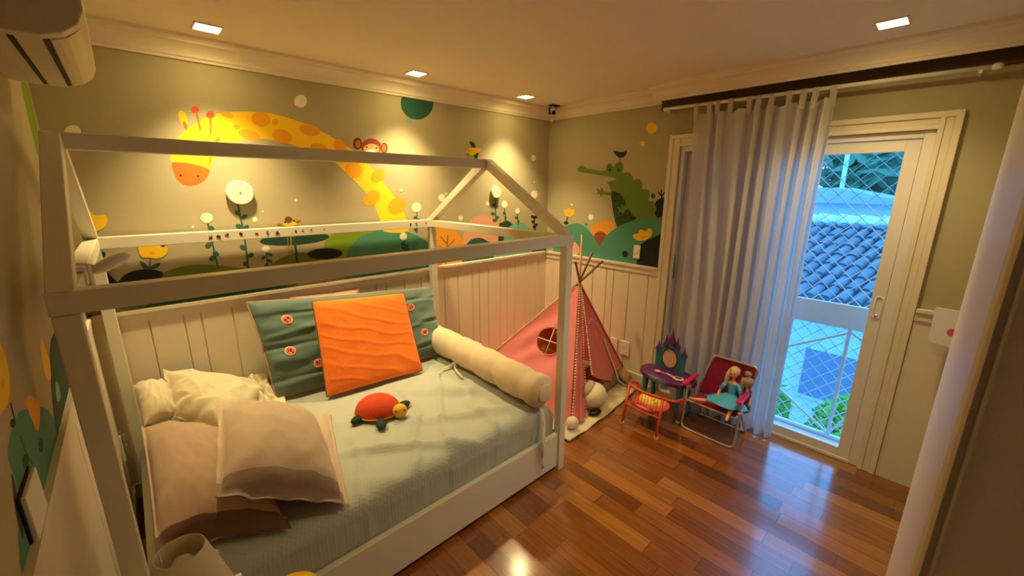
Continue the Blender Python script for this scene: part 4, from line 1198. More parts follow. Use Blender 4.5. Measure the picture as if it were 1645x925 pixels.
# ================================================================== AIR CONDITIONER
ac = thing('air_conditioner', (-3.25, -0.93, 2.05), 'wall air conditioner high on the left wall with two open louvre slots', 'air conditioner')
M_ac = mat('aged_plastic', (196, 184, 156), 0.5)
XF = -3.135
prof = [(XL, 2.045), (-3.30, 2.04), (-3.22, 2.042), (-3.18, 2.055), (-3.15, 2.08), (XF, 2.115), (XF + .002, 2.20), (XF - .004, 2.27), (-3.17, 2.305), (-3.22, 2.312), (XL, 2.312)]
b = MB().prism([(x, -1.30, z) for x, z in prof], (0, 0.74, 0), M_ac)
b.build('housing', ac, bevel=0.004)
def ac_z(x):
    for (x0, z0), (x1, z1) in zip(prof[:-1], prof[1:]):
        if x0 <= x <= x1:
            return z0 + (z1 - z0) * (x - x0) / (x1 - x0)
for i, x in enumerate((-3.272, -3.213)):
    wv = 0.006
    g = MB()
    g.add([(x - wv, -1.255, ac_z(x - wv) - 0.0012), (x + wv, -1.255, ac_z(x + wv) - 0.0012), (x + wv, -0.585, ac_z(x + wv) - 0.0012), (x - wv, -0.585, ac_z(x - wv) - 0.0012),
           (x - wv, -1.255, ac_z(x - wv)), (x + wv, -1.255, ac_z(x + wv)), (x + wv, -0.585, ac_z(x + wv)), (x - wv, -0.585, ac_z(x - wv))],
          [(0, 1, 2, 3), (0, 4, 5, 1), (1, 5, 6, 2), (2, 6, 7, 3), (3, 7, 4, 0)], M_dark)
    g.build('air_slot', ac, label='black air slot')
fl2 = MB()
xs = [-3.205, -3.19, -3.175, -3.16, -3.148]
fl2.add([(x, y, ac_z(x) - 0.003) for y in (-1.25, -0.59) for x in xs] + [(x, y, ac_z(x)) for y in (-1.25, -0.59) for x in xs],
        [(i, i + 1, 5 + i + 1, 5 + i) for i in range(4)] + [(0, 5, 15, 10), (4, 14, 19, 9)] + [(i, 10 + i, 11 + i, i + 1) for i in range(4)] + [(5 + i, 6 + i, 16 + i, 15 + i) for i in range(4)], M_ac)
fl2.build('louvre_flap', ac)

# ================================================================== WALL ITEMS
def knob(x, z, r, lab):
    t = thing('flower_plaque', (x, 0, z), lab, 'wall decoration', 'round raised flower heads on the painted wall')
    MB().lathe([(0, 0.022), (r * .9, 0.022), (r, 0.017), (r, 0.001), (0, 0.001)], (0, 0, 0), MM['cream'], 36)
    m_ = MB()
    n = 36
    ring = lambda rr, d: [(x + rr * math.cos(2 * PI * i / n), -d, z + rr * 1.0 * math.sin(2 * PI * i / n)) for i in range(n)]
    vs = ring(r, 0.012) + ring(r, 0.026) + ring(r * .94, 0.03)
    fs = [(i, (i + 1) % n, n + (i + 1) % n, n + i) for i in range(n)] + [(n + i, n + (i + 1) % n, 2 * n + (i + 1) % n, 2 * n + i) for i in range(n)] + [tuple(range(2 * n, 3 * n))]
    m_.add(vs, fs, MM['cream'])
    m_.build('disc', t)
    MB().ell((x, -0.031, z), 0.004, 0.003, 0.004, MM['brown'], None, 10, 6).build('screw', t)
    MB().tube([(x, -0.0005, z), (x, -0.0118, z)], r * 0.4, MM['cream'], 16).build('mount', t)


knob(-2.64, 1.658, 0.068, 'larger round cream plaque as a flower head under the curved neck')
knob(-0.70, 1.655, 0.052, 'smaller round cream plaque as a flower head near the far corner')


def plate(y0, y1, z0, z1, lab, name='wall_outlet', kind='outlet', proud=0.0):
    t = thing(name, (-proud, (y0 + y1) / 2, (z0 + z1) / 2), lab, kind)
    MB().box(-proud - 0.01, -proud, y0, y1, z0, z1, M_white).build('cover_plate', t, bevel=0.002)
    cy, cz = (y0 + y1) / 2, (z0 + z1) / 2
    if name == 'wall_outlet':
        d = MB()
        for sy in (-0.009, 0, 0.009):
            d.tube([(-proud - 0.0095, cy + sy, cz + (0.004 if sy == 0 else 0)), (-proud - 0.0106, cy + sy, cz + (0.004 if sy == 0 else 0))], 0.0026, M_blackp, 8)
        d.build('socket_holes', t)
        MB().tube([(-proud - 0.0101, cy + 0.02 * math.cos(a), cz + 0.02 * math.sin(a)) for a in [2 * PI * i / 20 for i in range(20)]], 0.0015, M_white, 6, closed=True).build('socket_rim', t)
    else:
        MB().box(-proud - 0.014, -proud - 0.0101, cy - 0.014, cy + 0.014, cz - 0.02, cz + 0.02, M_white).build('rocker', t, bevel=0.001)


plate(-1.075, -1.015, 1.115, 1.228, 'white switch plate on the painted green hill of the window wall', 'light_switch', 'switch')
plate(-1.055, -0.965, 0.225, 0.355, 'white socket plate low on the panelling, right of the pink tent', proud=0.016)
plate(-0.93, -0.86, 0.225, 0.355, 'white socket plate partly behind the edge of the pink tent', proud=0.016)

# security camera at the corner of the ceiling
sc = thing('security_camera', (-0.13, -0.15, 2.40), 'small white security camera with a black bracket at the corner of the ceiling', 'camera')
MB().box(-0.20, -0.06, -0.22, -0.16, 2.41, 2.4195, M_blackp).build('mount_plate', sc, bevel=0.002)
MB().box(-0.145, -0.095, -0.165, -0.115, 2.35, 2.4095, M_blackp).build('power_box', sc, bevel=0.004)
MB().tube([(-0.165, -0.19, 2.4095), (-0.165, -0.19, 2.385)], 0.008, M_white, 12).build('stem', sc)
dcam = (Vector((-1.6, -1.9, 1.0)) - Vector((-0.165, -0.19, 2.37))).normalized()
c0 = Vector((-0.165, -0.19, 2.37))
MB().tube([c0 - dcam * 0.03, c0 + dcam * 0.035], 0.024, M_white, 20).ell(c0 - dcam * .03, .024, .024, .024, M_white).build('body', sc)
MB().tube([c0 + dcam * 0.0355, c0 + dcam * 0.041], 0.019, M_glassd, 20).build('lens', sc)
MB().tube([(-0.12, -0.14, 2.35), (-0.115, -0.135, 2.31), (-0.10, -0.12, 2.29), (-0.07, -0.09, 2.30), (-0.05, -0.06, 2.33)], 0.005, M_white, 8).build('cable', sc)

# paper organiser pinned at right beside the doorway
M_paper = mat('white_card', (228, 220, 222), 0.7)
t = thing('wall_pocket', (-0.12, -2.92, 0.9), 'white card pocket with a pink dot sticking out beside the right doorway jamb', 'pocket')
b = MB()
b.prism([(-0.10, -2.952, 0.905), (-0.10, -2.862, 0.915), (-0.10, -2.856, 1.09), (-0.10, -2.863, 1.105), (-0.10, -2.952, 1.10)], (-0.006, 0, 0), M_paper)
b.build('pocket_front', t)
b = MB()
b.poly([(-0.1068, -2.935 + 0.016 * math.cos(a), 0.985 + 0.02 * math.sin(a)) for a in [2 * PI * i / 16 for i in range(16)]], mat('pink_dot', (210, 90, 110), 0.6))
b.build('round_sticker', t)

# ================================================================== CURTAIN
ct = thing('curtain_rod', (-0.08, -2.04, 2.255), 'thin white curtain rod in the recess above the balcony door', 'curtain rod')
MB().tube([(-0.085, -1.235, 2.268), (-0.085, -2.85, 2.256)], 0.011, M_white, 14).build('rod', ct)
for y in (-1.235, -2.85):
    MB().ell((-0.085, y, 2.266 if y > -2 else 2.256), 0.016, 0.022, 0.016, M_white).build('finial', ct)
for y in (-1.26, -2.80):
    MB().box(-0.092, 0.0, y - 0.006, y + 0.006, 2.235, 2.250, M_white).tube([(-0.085, y, 2.25), (-0.085, y, 2.256)], .005, M_white, 8).build('bracket', ct)
M_curt = mat('curtain_cotton', (226, 216, 208), 0.85, 0.15, 300, 0.03, 6, trans=0.4)
cu = thing('curtain', (-0.09, -1.86, 0.01), 'long white cotton tab-top curtain drawn over the left of the balcony door', 'curtain')


def curt(u, v):
    # v: 0 top .. 1 bottom
    y0 = -1.452 - 0.03 * v - 0.02 * math.sin(v * 3)
    y1 = -2.262 + 0.03 * v
    uu = u + 0.018 * math.sin(u * 19 + v * 2.0) + 0.012 * nz(u * 6, v * 2, 3)
    uu = min(1, max(0, uu))
    y = y0 + (y1 - y0) * uu
    ph = 2 * PI * (8.0 * u + 1.6 * nz(u * 3.0, v * 0.7, 1) + 3.5 * max(0, u - .55))
    amp = 0.024 + 0.014 * nz(u * 5, v * 1.2, 6) + 0.008 * v
    x = -0.094 + amp * math.sin(ph) + 0.006 * math.sin(ph * 2.0 + 3 * v + 1) + 0.002 * nz(u * 22, v * 3, 2)
    x = max(-0.165, min(-0.034, x))
    z = 2.205 - v * 2.192
    if v < 0.03:
        z -= 0.02 * max(0, math.cos(2 * PI * 9 * u)) * (1 - v / 0.03)
    return (x, y, z)


MB().grid(curt, 260, 90, M_curt).build('panel', cu)
NT = 11
for k in range(NT):
    u = (k + 0.12) / (NT - 0.8)
    u = min(0.985, u)
    if k >= 4: u = 0.42 + (k - 4) * 0.56 / (NT - 5)
    cx, cy, cz = curt(u, 0.012)
    zr = 2.266 - (-1.235 - cy) * 0.0074
    wt = 0.028
    loop = []
    for (dx, z) in ((cx + 0.085 - 0.001, cz - 0.012), (-0.0145, zr - 0.014), (-0.0145, zr + 0.004), (-0.008, zr + 0.0135), (0.004, zr + 0.0145), (0.0135, zr + 0.006), (0.0145, zr - 0.014), (cx + 0.085 + 0.004, cz - 0.012)):
        loop.append((-0.085 + dx, z))
    t_ = MB()
    t_.add([(x, cy + s_ * wt / 2, z) for x, z in loop for s_ in (-1, 1)], [(2 * i, 2 * i + 1, 2 * i + 3, 2 * i + 2) for i in range(len(loop) - 1)], M_curt, False)
    t_.build('tab', cu, solid=0.0015)

# ================================================================== PLAY TENT
A = Vector((-0.46, -0.80, 0.924))
FLt, FRt, BLt, BRt = Vector((-1.0, -1.2, 0)), Vector((-0.05, -1.05, 0)), Vector((-1.08, -0.06, 0)), Vector((-0.10, -0.12, 0))
rug = MB()
rug.grid(lambda u, v: (-1.16 + u * 1.06, -0.05 - v * 1.265 + 0.10 * u * u * v + 0.006 * nz(u * 9, v * 9, 1), 0.012 + 0.008 * nz(u * 7, v * 7, 2) + 0.004 * math.sin(u * 26) * v), 60, 60, M_canvas)
rug.build('tent_mat', solid=0.006, label='rumpled cream canvas mat on the floor under the pink tent', category='mat')
tt = thing('play_tent', ((FLt + BRt) / 2), 'pink cotton play tent on crossed bamboo poles in the far corner', 'tent')
off = [(FLt, Vector((0.045, 0.05, 0.0)), 0.26, M_bamboo), (FRt, Vector((-0.03, 0.0, 0.0)), 0.18, M_bamboo), (BLt, Vector((0.02, -0.05, 0)), 0.15, M_bambood), (BRt, Vector((-0.02, -0.01, 0)), 0.22, M_bambood)]
tips = [Vector((-0.437, -0.79, 1.325)), Vector((-0.60, -0.86, 1.135)), Vector((-0.20, -0.84, 1.085)), Vector((-0.365, -0.85, 1.185))]
mats_ = [M_bamboo, M_bambood, M_bambood, M_bambood]
for Pf, tp, mm in zip((FLt, FRt, BLt, BRt), tips, mats_):
    c = A + (tp - A).normalized() * 0.02 + (Pf - A).normalized() * 0.0
    d = 0.02
    foot = Pf + Vector((0, 0, 0.022))
    MB().tube([foot, A + (Pf - A) * 0.03 + Vector((0, 0, 0.004)), tp], 0.0095, mm, 10).build('pole', tt)


def tri_face(P0, P1, P2, bulge, seed, hole=None, n=70, ma=M_pink):
    """P0 apex, P1-P2 the bottom edge; a softly sagging sheet"""
    nrm = (P1 - P0).cross(P2 - P0).normalized()
    mid = (P0 + P1 + P2) / 3 - Vector((-0.6, -0.6, 0.3))
    if nrm.dot(mid) < 0:
        nrm = -nrm

    def f(u, v):
        v = 0.03 + 0.97 * v
        p = P0 + (P1 - P0) * v * (1 - u) + (P2 - P0) * v * u
        s = math.sin(PI * u) * math.sin(PI * min(1, v * 0.93))
        w_ = 0.008 * s * math.sin(9 * u + 14 * v + 5 * nz(u * 2, v * 2, seed)) + 0.006 * s * nz(u * 8, v * 8, seed)
        return p + nrm * (0.012 - bulge * s + w_)
    return f, nrm


# left side with window
A_low = A
f, nl = tri_face(A, BLt + Vector((0, 0, .02)), FLt + Vector((0, 0, .02)), 0.03, 1)
# window centre: weights apex .5, back .23, front .27  ->  v=.5, u=.54
def hole_l(u, v):
    vv = 0.03 + 0.97 * v
    p = f(u, v)
    c = f(0.54, (0.50 - 0.03) / 0.97)
    d = p - c
    ax = (FLt - BLt).normalized()
    hx = d.dot(ax) / 0.13
    hy = d.dot(ax.cross(nl)) / 0.115
    return hx * hx + hy * hy < 1
MB().grid(f, 110, 110, M_pink, skip=hole_l).build('side_panel', tt)
ax = (FLt - BLt).normalized(); ay = ax.cross(nl); cc = f(0.54, (0.50 - 0.03) / 0.97)
rp = MB()
rp.tube([cc + ax * 0.132 * math.cos(a) + ay * 0.117 * math.sin(a) + nl * 0.004 for a in [2 * PI * i / 40 for i in range(40)]], 0.006, M_pink, 6, closed=True)
rp.tube([cc + ax * t * 0.13 + nl * 0.003 for t in (-1, 0, 1)], 0.004, M_pom, 6)
rp.tube([cc + ay * t * 0.115 + nl * 0.003 for t in (-1, 0, 1)], 0.004, M_pom, 6)
rp.build('window_cords', tt, label='white crossed cords in the side window')
f2, n2_ = tri_face(A, BRt + Vector((0, 0, .02)), BLt + Vector((0, 0, .02)), 0.03, 2)
MB().grid(f2, 50, 50, M_pink).build('back_panel', tt)
f3, n3_ = tri_face(A, FRt + Vector((0.0, 0, .07)), BRt + Vector((0, 0, .03)), 0.03, 3)
MB().grid(f3, 50, 50, M_pink).build('side_panel', tt)
# front: right flap gathered to one side and a narrow hanging left flap
FR2 = FRt + Vector((0, -0.01, 0.06))
SP = Vector((-0.70, -1.135, 0.29))


def flap_r(u, v):
    v = 0.03 + 0.97 * v
    b_ = FR2.lerp(SP, u) + Vector((0, 0, -0.05 * math.sin(PI * u) ** 1.0))
    p = A.lerp(b_, v)
    s = math.sin(PI * u) * v
    return p + Vector((-0.2, -1, 0.3)).normalized() * (0.012 + 0.02 * s * math.sin(u * 11 + 2 * v) - 0.015 * s + 0.006 * nz(u * 8, v * 4, 4) * v)


MB().grid(flap_r, 60, 60, M_pink).build('front_flap', tt)


def flap_l(u, v):
    v = 0.03 + 0.97 * v
    b_ = (FLt + Vector((-0.03, -0.02, 0.02))).lerp(Vector((-0.85, -1.215, 0.02)), u)
    p = A.lerp(b_, v)
    return p + Vector((-0.3, -1, 0.3)).normalized() * (0.014 + 0.016 * math.sin(u * 12) * v + 0.01 * nz(u * 5, v * 6, 8))


MB().grid(flap_l, 30, 60, M_pink).build('front_flap', tt)
# hem along the right edge and pompom braid
MB().tube([A.lerp(FR2, t) + Vector((-0.01, -0.014, 0.006)) for t in (0.02, 0.5, 1.0)], 0.009, M_pinkd, 8).build('edge_binding', tt)
pmb = MB()
def poms(fn, n, r=0.0062):
    for i in range(n):
        pmb.ell(fn((i + .5) / n), r, r, r, M_pom, None, 7, 5)
poms(lambda t: f(0.0, t) + Vector((-.006, 0, .010)), 62)
poms(lambda t: flap_l(0.0, t) + Vector((-.004, -.006, 0)), 50)
poms(lambda t: flap_l(1.0, t) + Vector((.004, -.006, 0)), 50)
poms(lambda t: flap_r(1.0, t) + Vector((0, -.008, 0)), 40)
poms(lambda t: flap_r(0.25 + 0.55 * t, 0.42 - 0.08 * math.sin(PI * t)) + Vector((0, -.008, 0)), 24, 0.005)
pmb.build('pompom_braid', tt, kind='stuff')
sash = MB()
ribbon([flap_r(0.22, 0.55) + Vector((0, -.012, 0)), flap_r(0.24, 0.72) + Vector((0, -.014, 0)), flap_r(0.23, 0.9) + Vector((0, -.014, 0)), Vector((-0.28, -1.13, 0.10)), Vector((-0.20, -1.15, 0.035)), Vector((-0.16, -1.18, 0.028))], 0.018, M_cream, sash)
sash.build('sash', tt, solid=0.002, label='white hanging sash')

# things in the tent
def plush_round(c, r, name, lab, ma, ma2=None):
    t = thing(name, (c[0], c[1], c[2] - r), lab, 'soft toy')
    MB().ell(c, r * 1.15, r, r * 0.95, ma, rot('Z', 20), 26, 16, lambda p: p * (1 + 0.05 * nz(p.x * 9, p.y * 9, p.z * 9))).build('body', t)
    return t
M_fur = mat('cream_plush', (222, 206, 178), 0.95, 1.0, 120, 0.06, 14, sheen=0.3)
M_furg = mat('taupe_plush', (168, 142, 116), 0.95, 1.0, 120, 0.06, 14, sheen=0.3)
t = plush_round((-0.69, -1.165, 0.128), 0.105, 'round_plush', 'round cream plush animal with a black paw sitting in the tent opening', M_fur)
MB().ell((-0.715, -1.135, 0.158), 0.10, 0.085, 0.085, M_furg, rot('Z', 20), 20, 12).build('fur_patch', t, label='taupe fur patch')
MB().ell((-0.765, -1.245, 0.045), 0.058, 0.03, 0.022, M_blackp, rot('Z', -12), 18, 10).build('paw', t, label='black paw')
t = plush_round((-1.03, -1.235, 0.062), 0.045, 'small_plush', 'small cream plush toy at the foot of the tent by the bed post', M_fur)
M_prt = mat('brown_print', (140, 104, 66), 0.9, 0.4, 60, 0.6, 34)
pc = Pillow([(-0.55, -0.86, 0.14), (-0.12, -0.82, 0.15), (-0.10, -1.08, 0.05), (-0.52, -1.14, 0.045)], 0.07, under=0.3, pin=0.05, wr=0.01, seed=12)
pc.build('floor_cushion', M_prt, N=40, label='brown patterned cushion on the mat inside the tent', category='cushion')
pc = Pillow([(-0.22, -1.0, 0.14), (-0.05, -0.96, 0.14), (-0.06, -1.13, 0.05), (-0.19, -1.17, 0.045)], 0.04, under=0.3, pin=0.05, wr=0.006, seed=13)
pc.build('floor_cushion', mat('ochre_cloth', (150, 122, 64), 0.9, 0.4, 100, 0.2, 20), N=30, label='small ochre cushion poking out under the right hem of the tent', category='cushion')
pc = Pillow([(-0.74, -0.46, 0.56), (-0.50, -0.50, 0.56), (-0.46, -0.76, 0.06), (-0.80, -0.72, 0.06)], 0.06, under=0.5, pin=0.05, wr=0.01, seed=14)
pc.build('floor_cushion', M_brownf, N=40, label='rust orange cushion seen through the side window of the tent', category='cushion')

# ================================================================== TOY VANITY
vx, vy = -0.27, -1.545
vt = thing('toy_vanity', (vx, vy, 0), 'toy dressing table with a purple oval top and a castle-shaped mirror', 'toy')
MB().lathe([(0, 0.275), (0.96, 0.275), (1.0, 0.283), (1.0, 0.303), (0.96, 0.312), (0, 0.312)], (vx, vy, 0), M_purple, 44, 0.145, 0.22).build('table_top', vt)
MB().prism([(vx - 0.148, vy - 0.06, 0.283), (vx - 0.148, vy + 0.07, 0.283), (vx - 0.152, vy + 0.07, 0.303), (vx - 0.152, vy - 0.06, 0.303)], (0.02, 0, 0), M_tealp).build('drawer_front', vt, label='teal drawer front')
for sx, sy in ((-0.07, -0.14), (-0.07, 0.14), (0.07, -0.14), (0.07, 0.14)):
    MB().lathe([(0, 0), (0.024, 0), (0.026, 0.02), (0.018, 0.04), (0.022, 0.09), (0.016, 0.15), (0.024, 0.22), (0.024, 0.2745), (0, 0.2745)], (vx + sx, vy + sy, 0), M_tealp, 18).build('leg', vt)
# castle mirror at the back of the table
mxx = vx + 0.075
cm = MB()
outl = [(-0.115, 0.313), (-0.12, 0.44), (-0.10, 0.47), (-0.085, 0.455), (-0.06, 0.50), (-0.03, 0.50), (-0.02, 0.53), (0.02, 0.53), (0.03, 0.50), (0.06, 0.50), (0.085, 0.455), (0.10, 0.47), (0.12, 0.44), (0.115, 0.313)]
yc_m = vy + 0.03
cm.prism([(mxx, yc_m + a, z) for a, z in outl], (0.022, 0, 0), M_tealp)
for a, z, s in ((-0.105, 0.45, .018), (-0.045, 0.50, .02), (0.0, 0.53, .026), (0.045, 0.50, .02), (0.105, 0.45, .018)):
    cm.lathe([(s, z - 0.03), (s, z)], (mxx + 0.011, yc_m + a, 0), M_tealp, 14)
cm = cm.build('mirror_frame', vt)
rf = MB()
for a, z, s in ((-0.105, 0.45, .018), (-0.045, 0.50, .02), (0.0, 0.53, .026), (0.045, 0.50, .02), (0.105, 0.45, .018)):
    rf.lathe([(s * 1.35, z), (s * 1.3, z + 0.008), (s * .5, z + s * 1.9), (0.002, z + s * 4.2), (0, z + s * 4.4)], (mxx + 0.011, yc_m + a, 0), M_purple, 14)
rf.build('turret_roof', cm, label='purple pointed turret roofs')
mm_ = MB()
n = 28
mm_.add([(mxx - 0.004, yc_m + 0.058 * math.cos(2 * PI * i / n), 0.405 + 0.075 * math.sin(2 * PI * i / n)) for i in range(n)] +
        [(mxx - 0.001, yc_m + 0.058 * math.cos(2 * PI * i / n), 0.405 + 0.075 * math.sin(2 * PI * i / n)) for i in range(n)],
        [tuple(range(n))] + [(i, (i + 1) % n, n + (i + 1) % n, n + i) for i in range(n)], mat('oval_picture', (226, 176, 142), 0.25, 0, 10, 0.35, 18))
mm_.build('oval_picture', cm, label='pale oval picture')
MB().tube([(mxx - 0.004, yc_m + 0.060 * math.cos(2 * PI * i / n), 0.405 + 0.077 * math.sin(2 * PI * i / n)) for i in range(n)], 0.004, M_purple, 6, closed=True).build('oval_rim', cm)
# comb and mirror lying on the table
hb = thing('toy_hand_mirror', (vx - 0.03, vy - 0.09, 0.313), 'small toy hand mirror with a pale rim on the purple table top', 'toy')
MB().lathe([(0, 0.313), (0.03, 0.313), (0.034, 0.317), (0.03, 0.321), (0, 0.3205)], (vx - 0.035, vy - 0.10, 0), M_pom, 24, 1, 1.25).build('rim', hb)
MB().lathe([(0.024, 0.3212), (0.022, 0.3222), (0, 0.3224)], (vx - 0.035, vy - 0.10, 0), M_silver, 24, 1, 1.25).build('glass', hb)
MB().beam((vx - 0.035, vy - 0.055, 0.317), (vx - 0.02, vy + 0.0, 0.317), 0.01, 0.007, M_pom).build('handle', hb)
hb = thing('toy_brush', (vx - 0.04, vy + 0.06, 0.313), 'small pink toy hairbrush on the purple table top', 'toy')
MB().ell((vx - 0.045, vy + 0.06, 0.324), 0.018, 0.026, 0.011, mat('pale_pink_plastic', (232, 160, 160), 0.4), rot('Z', 15)).build('head', hb)
MB().beam((vx - 0.04, vy + 0.035, 0.320), (vx - 0.03, vy + 0.0, 0.318), 0.008, 0.008, mat('pale_pink_plastic', (232, 160, 160))).build('handle', hb)

# ================================================================== RED CHILD'S CHAIR
rc = thing('toddler_chair', (-0.55, -1.57, 0), 'tiny red tubular toddler chair with a yellow printed round seat', 'chair')
sc_, sy_ = (-0.525, -1.56), 0.115
MB().lathe([(0, 0.148), (0.105, 0.148), (0.118, 0.154), (0.12, 0.165), (0.112, 0.172), (0, 0.176)], (-0.52, -1.555, 0), mat('seat_pink', (226, 96, 84), 0.4), 36, 1.05, 1.12).build('seat', rc)
sp_ = MB()
sp_.lathe([(0.085, 0.1752), (0.08, 0.183), (0, 0.190)], (-0.50, -1.555, 0), mat('seat_pad_yellow', (244, 190, 40), 0.6, 0, 10, 0.0), 30, 1.0, 1.15)
# abstract patches of the print
pt = sp_
rs = random.Random(3)
for k in range(9):
    a, q = rs.uniform(0, 2 * PI), rs.uniform(0.02, 0.068)
    cx, cy = -0.50 + q * math.cos(a), -1.555 + 1.12 * q * math.sin(a)
    zz = 0.191 - 0.007 * (q / 0.08)
    pt.add([(cx + 0.014 * math.cos(2 * PI * i / 8), cy + 0.011 * math.sin(2 * PI * i / 8), zz) for i in range(8)], [tuple(range(8))], [M_white, M_white, MM['ochre']][k % 3])
sp_.build('seat_pad', rc, label='yellow and white printed pad')
# back hoop (towards the camera) with spindles, four splayed legs
hoop = [(-0.445, -1.395, 0.235), (-0.50, -1.388, 0.262), (-0.57, -1.402, 0.272), (-0.605, -1.48, 0.274), (-0.615, -1.575, 0.274), (-0.60, -1.67, 0.272), (-0.57, -1.752, 0.27), (-0.50, -1.765, 0.26), (-0.44, -1.755, 0.235)]
def smooth_open(P, n=5):
    out = []
    for i in range(len(P) - 1):
        p0 = P[max(i - 1, 0)]; p1 = P[i]; p2 = P[i + 1]; p3 = P[min(i + 2, len(P) - 1)]
        for k in range(n):
            t = k / n
            out.append(tuple(0.5 * (2 * b + (c - a) * t + (2 * a - 5 * b + 4 * c - d) * t * t + (3 * b - a - 3 * c + d) * t ** 3) for a, b, c, d in zip(p0, p1, p2, p3)))
    out.append(tuple(P[-1]))
    return out
MB().tube(smooth_open(hoop), 0.0105, M_redp, 12).build('back_rail', rc)
spd = MB()
for i in range(9):
    yy = -1.46 - i * 0.024
    spd.tube([(-0.608, yy, 0.268), (-0.628, yy, 0.175)], 0.0018, M_redp, 6)
spd.tube([(-0.628, -1.45, 0.175), (-0.628, -1.66, 0.175)], 0.003, M_redp, 6)
spd.build('spindles', rc)
for (fx, fy, tx_, ty_, tz_) in ((-0.685, -1.43, -0.585, -1.41, 0.27), (-0.685, -1.70, -0.598, -1.68, 0.27), (-0.375, -1.705, -0.44, -1.755, 0.235), (-0.375, -1.42, -0.445, -1.395, 0.235)):
    l_ = MB().tube([(fx, fy, 0.012), (tx_, ty_, tz_)], 0.010, M_redp, 12).build('leg', rc)
    MB().tube([(fx, fy, 0.0), (fx + (tx_ - fx) * 0.07, fy + (ty_ - fy) * .07, 0.022)], 0.0125, M_pom, 12).build('rubber_foot', l_, label='pale rubber foot')
MB().tube([(-0.645, -1.42, 0.145), (-0.655, -1.56, 0.145), (-0.65, -1.695, 0.145)], 0.006, M_redp, 8).tube([(-0.65, -1.46, 0.146), (-0.4, -1.46, 0.142)], .006, M_redp, 8).tube([(-0.65, -1.65, 0.146), (-0.4, -1.65, 0.142)], .006, M_redp, 8).build('seat_support', rc)

# ================================================================== CHILD'S FOLDING BEACH CHAIR
bc = thing('folding_chair', (-0.28, -1.92, 0), "small child's folding beach chair with magenta fabric and chrome frame", 'chair')
ya, yb2 = -1.745, -2.105
fl_pts = [(-0.36, ya, 0.345), (-0.375, ya - .002, 0.2), (-0.395, ya, 0.05), (-0.40, ya - 0.008, 0.022), (-0.405, ya - 0.035, 0.009), (-0.41, (ya + yb2) / 2, 0.009), (-0.41, yb2 + 0.035, 0.009),
          (-0.405, yb2 + 0.008, 0.022), (-0.40, yb2, 0.05), (-0.38, yb2, 0.2), (-0.365, yb2, 0.345)]
MB().tube(smooth_open(fl_pts, 4), 0.008, M_silver, 12).build('front_leg_frame', bc)
rl = [(-0.37, ya - .014, 0.335), (-0.26, ya - .014, 0.18), (-0.15, ya - 0.014, 0.03), (-0.14, ya - 0.03, 0.012), (-0.135, ya - .06, 0.009), (-0.135, yb2 + 0.06, 0.009), (-0.14, yb2 + 0.03, 0.012), (-0.15, yb2 + 0.014, 0.03), (-0.26, yb2 + 0.014, 0.18), (-0.37, yb2 + .014, 0.335)]
MB().tube(smooth_open(rl, 4), 0.008, M_silver, 12).build('rear_leg_frame', bc)
yt0, yt1 = ya - 0.085, yb2 - 0.02
bf = [(-0.235, ya - 0.02, 0.20), (-0.225, ya - 0.045, 0.34), (-0.205, yt0, 0.50), (-0.20, yt0 - 0.01, 0.525), (-0.198, yt0 - 0.035, 0.535), (-0.198, yt1 + 0.035, 0.535), (-0.20, yt1 + 0.01, 0.525), (-0.205, yt1, 0.50), (-0.225, yb2 + 0.012, 0.34), (-0.235, yb2 + 0.02, 0.20)]
MB().tube(smooth_open(bf, 4), 0.008, M_silver, 12).build('back_frame', bc)
sf = [(-0.22, ya - 0.022, 0.205), (-0.38, ya - 0.022, 0.222), (-0.395, ya - 0.05, 0.224), (-0.395, yb2 + 0.05, 0.224), (-0.38, yb2 + 0.022, 0.222), (-0.22, yb2 + 0.022, 0.205)]
MB().tube(smooth_open(sf, 4), 0.007, M_silver, 10).build('seat_frame', bc)
def seatf(u, v):
    return (-0.235 - 0.155 * v, ya - 0.03 + (yb2 + 0.03 - ya + 0.03) * u, 0.212 + 0.012 * v - 0.02 * math.sin(PI * u) * math.sin(PI * v))
MB().grid(seatf, 20, 14, mat('seat_red', (186, 24, 52), 0.7, 0.2, 300, 0.06)).build('seat_sling', bc, solid=0.003)
def backf(u, v):
    a0 = ya - 0.03 + (yt0 - 0.006 - ya + 0.03) * v
    a1 = yb2 + 0.03 + (yt1 + 0.006 - yb2 - 0.03) * v
    return (-0.232 + 0.03 * v + 0.016 * math.sin(PI * u), a0 + (a1 - a0) * u, 0.235 + 0.295 * v)
MB().grid(backf, 20, 20, M_wine).build('back_sling', bc, solid=0.003)
for yy in (ya, yb2):
    MB().prism([(-0.43, yy - 0.018, 0.345), (-0.445, yy, 0.345), (-0.43, yy + 0.018, 0.345), (-0.23, yy + 0.014, 0.352), (-0.22, yy, 0.352), (-0.23, yy - 0.014, 0.352)], (0, 0, 0.02), M_pinkp).build('armrest', bc, bevel=0.004)


def skinned(name, parent, joints, edges, ma):
    me = bpy.data.meshes.new(name)
    off = world_loc(parent)
    me.from_pydata([Vector(j[0]) - off for j in joints], edges, [])
    o = bpy.data.objects.new(name, me)
    COL.objects.link(o)
    o.parent = parent
    me.materials.append(ma)
    o.modifiers.new('skin', 'SKIN')
    if not me.skin_vertices:
        return o
    for i, j in enumerate(joints):
        r = j[1]
        me.skin_vertices[0].data[i].radius = (r, r)
    me.skin_vertices[0].data[0].use_root = True
    o.modifiers['skin'].use_smooth_shade = True
    s = o.modifiers.new('sub', 'SUBSURF'); s.levels = 2; s.render_levels = 2
    return o


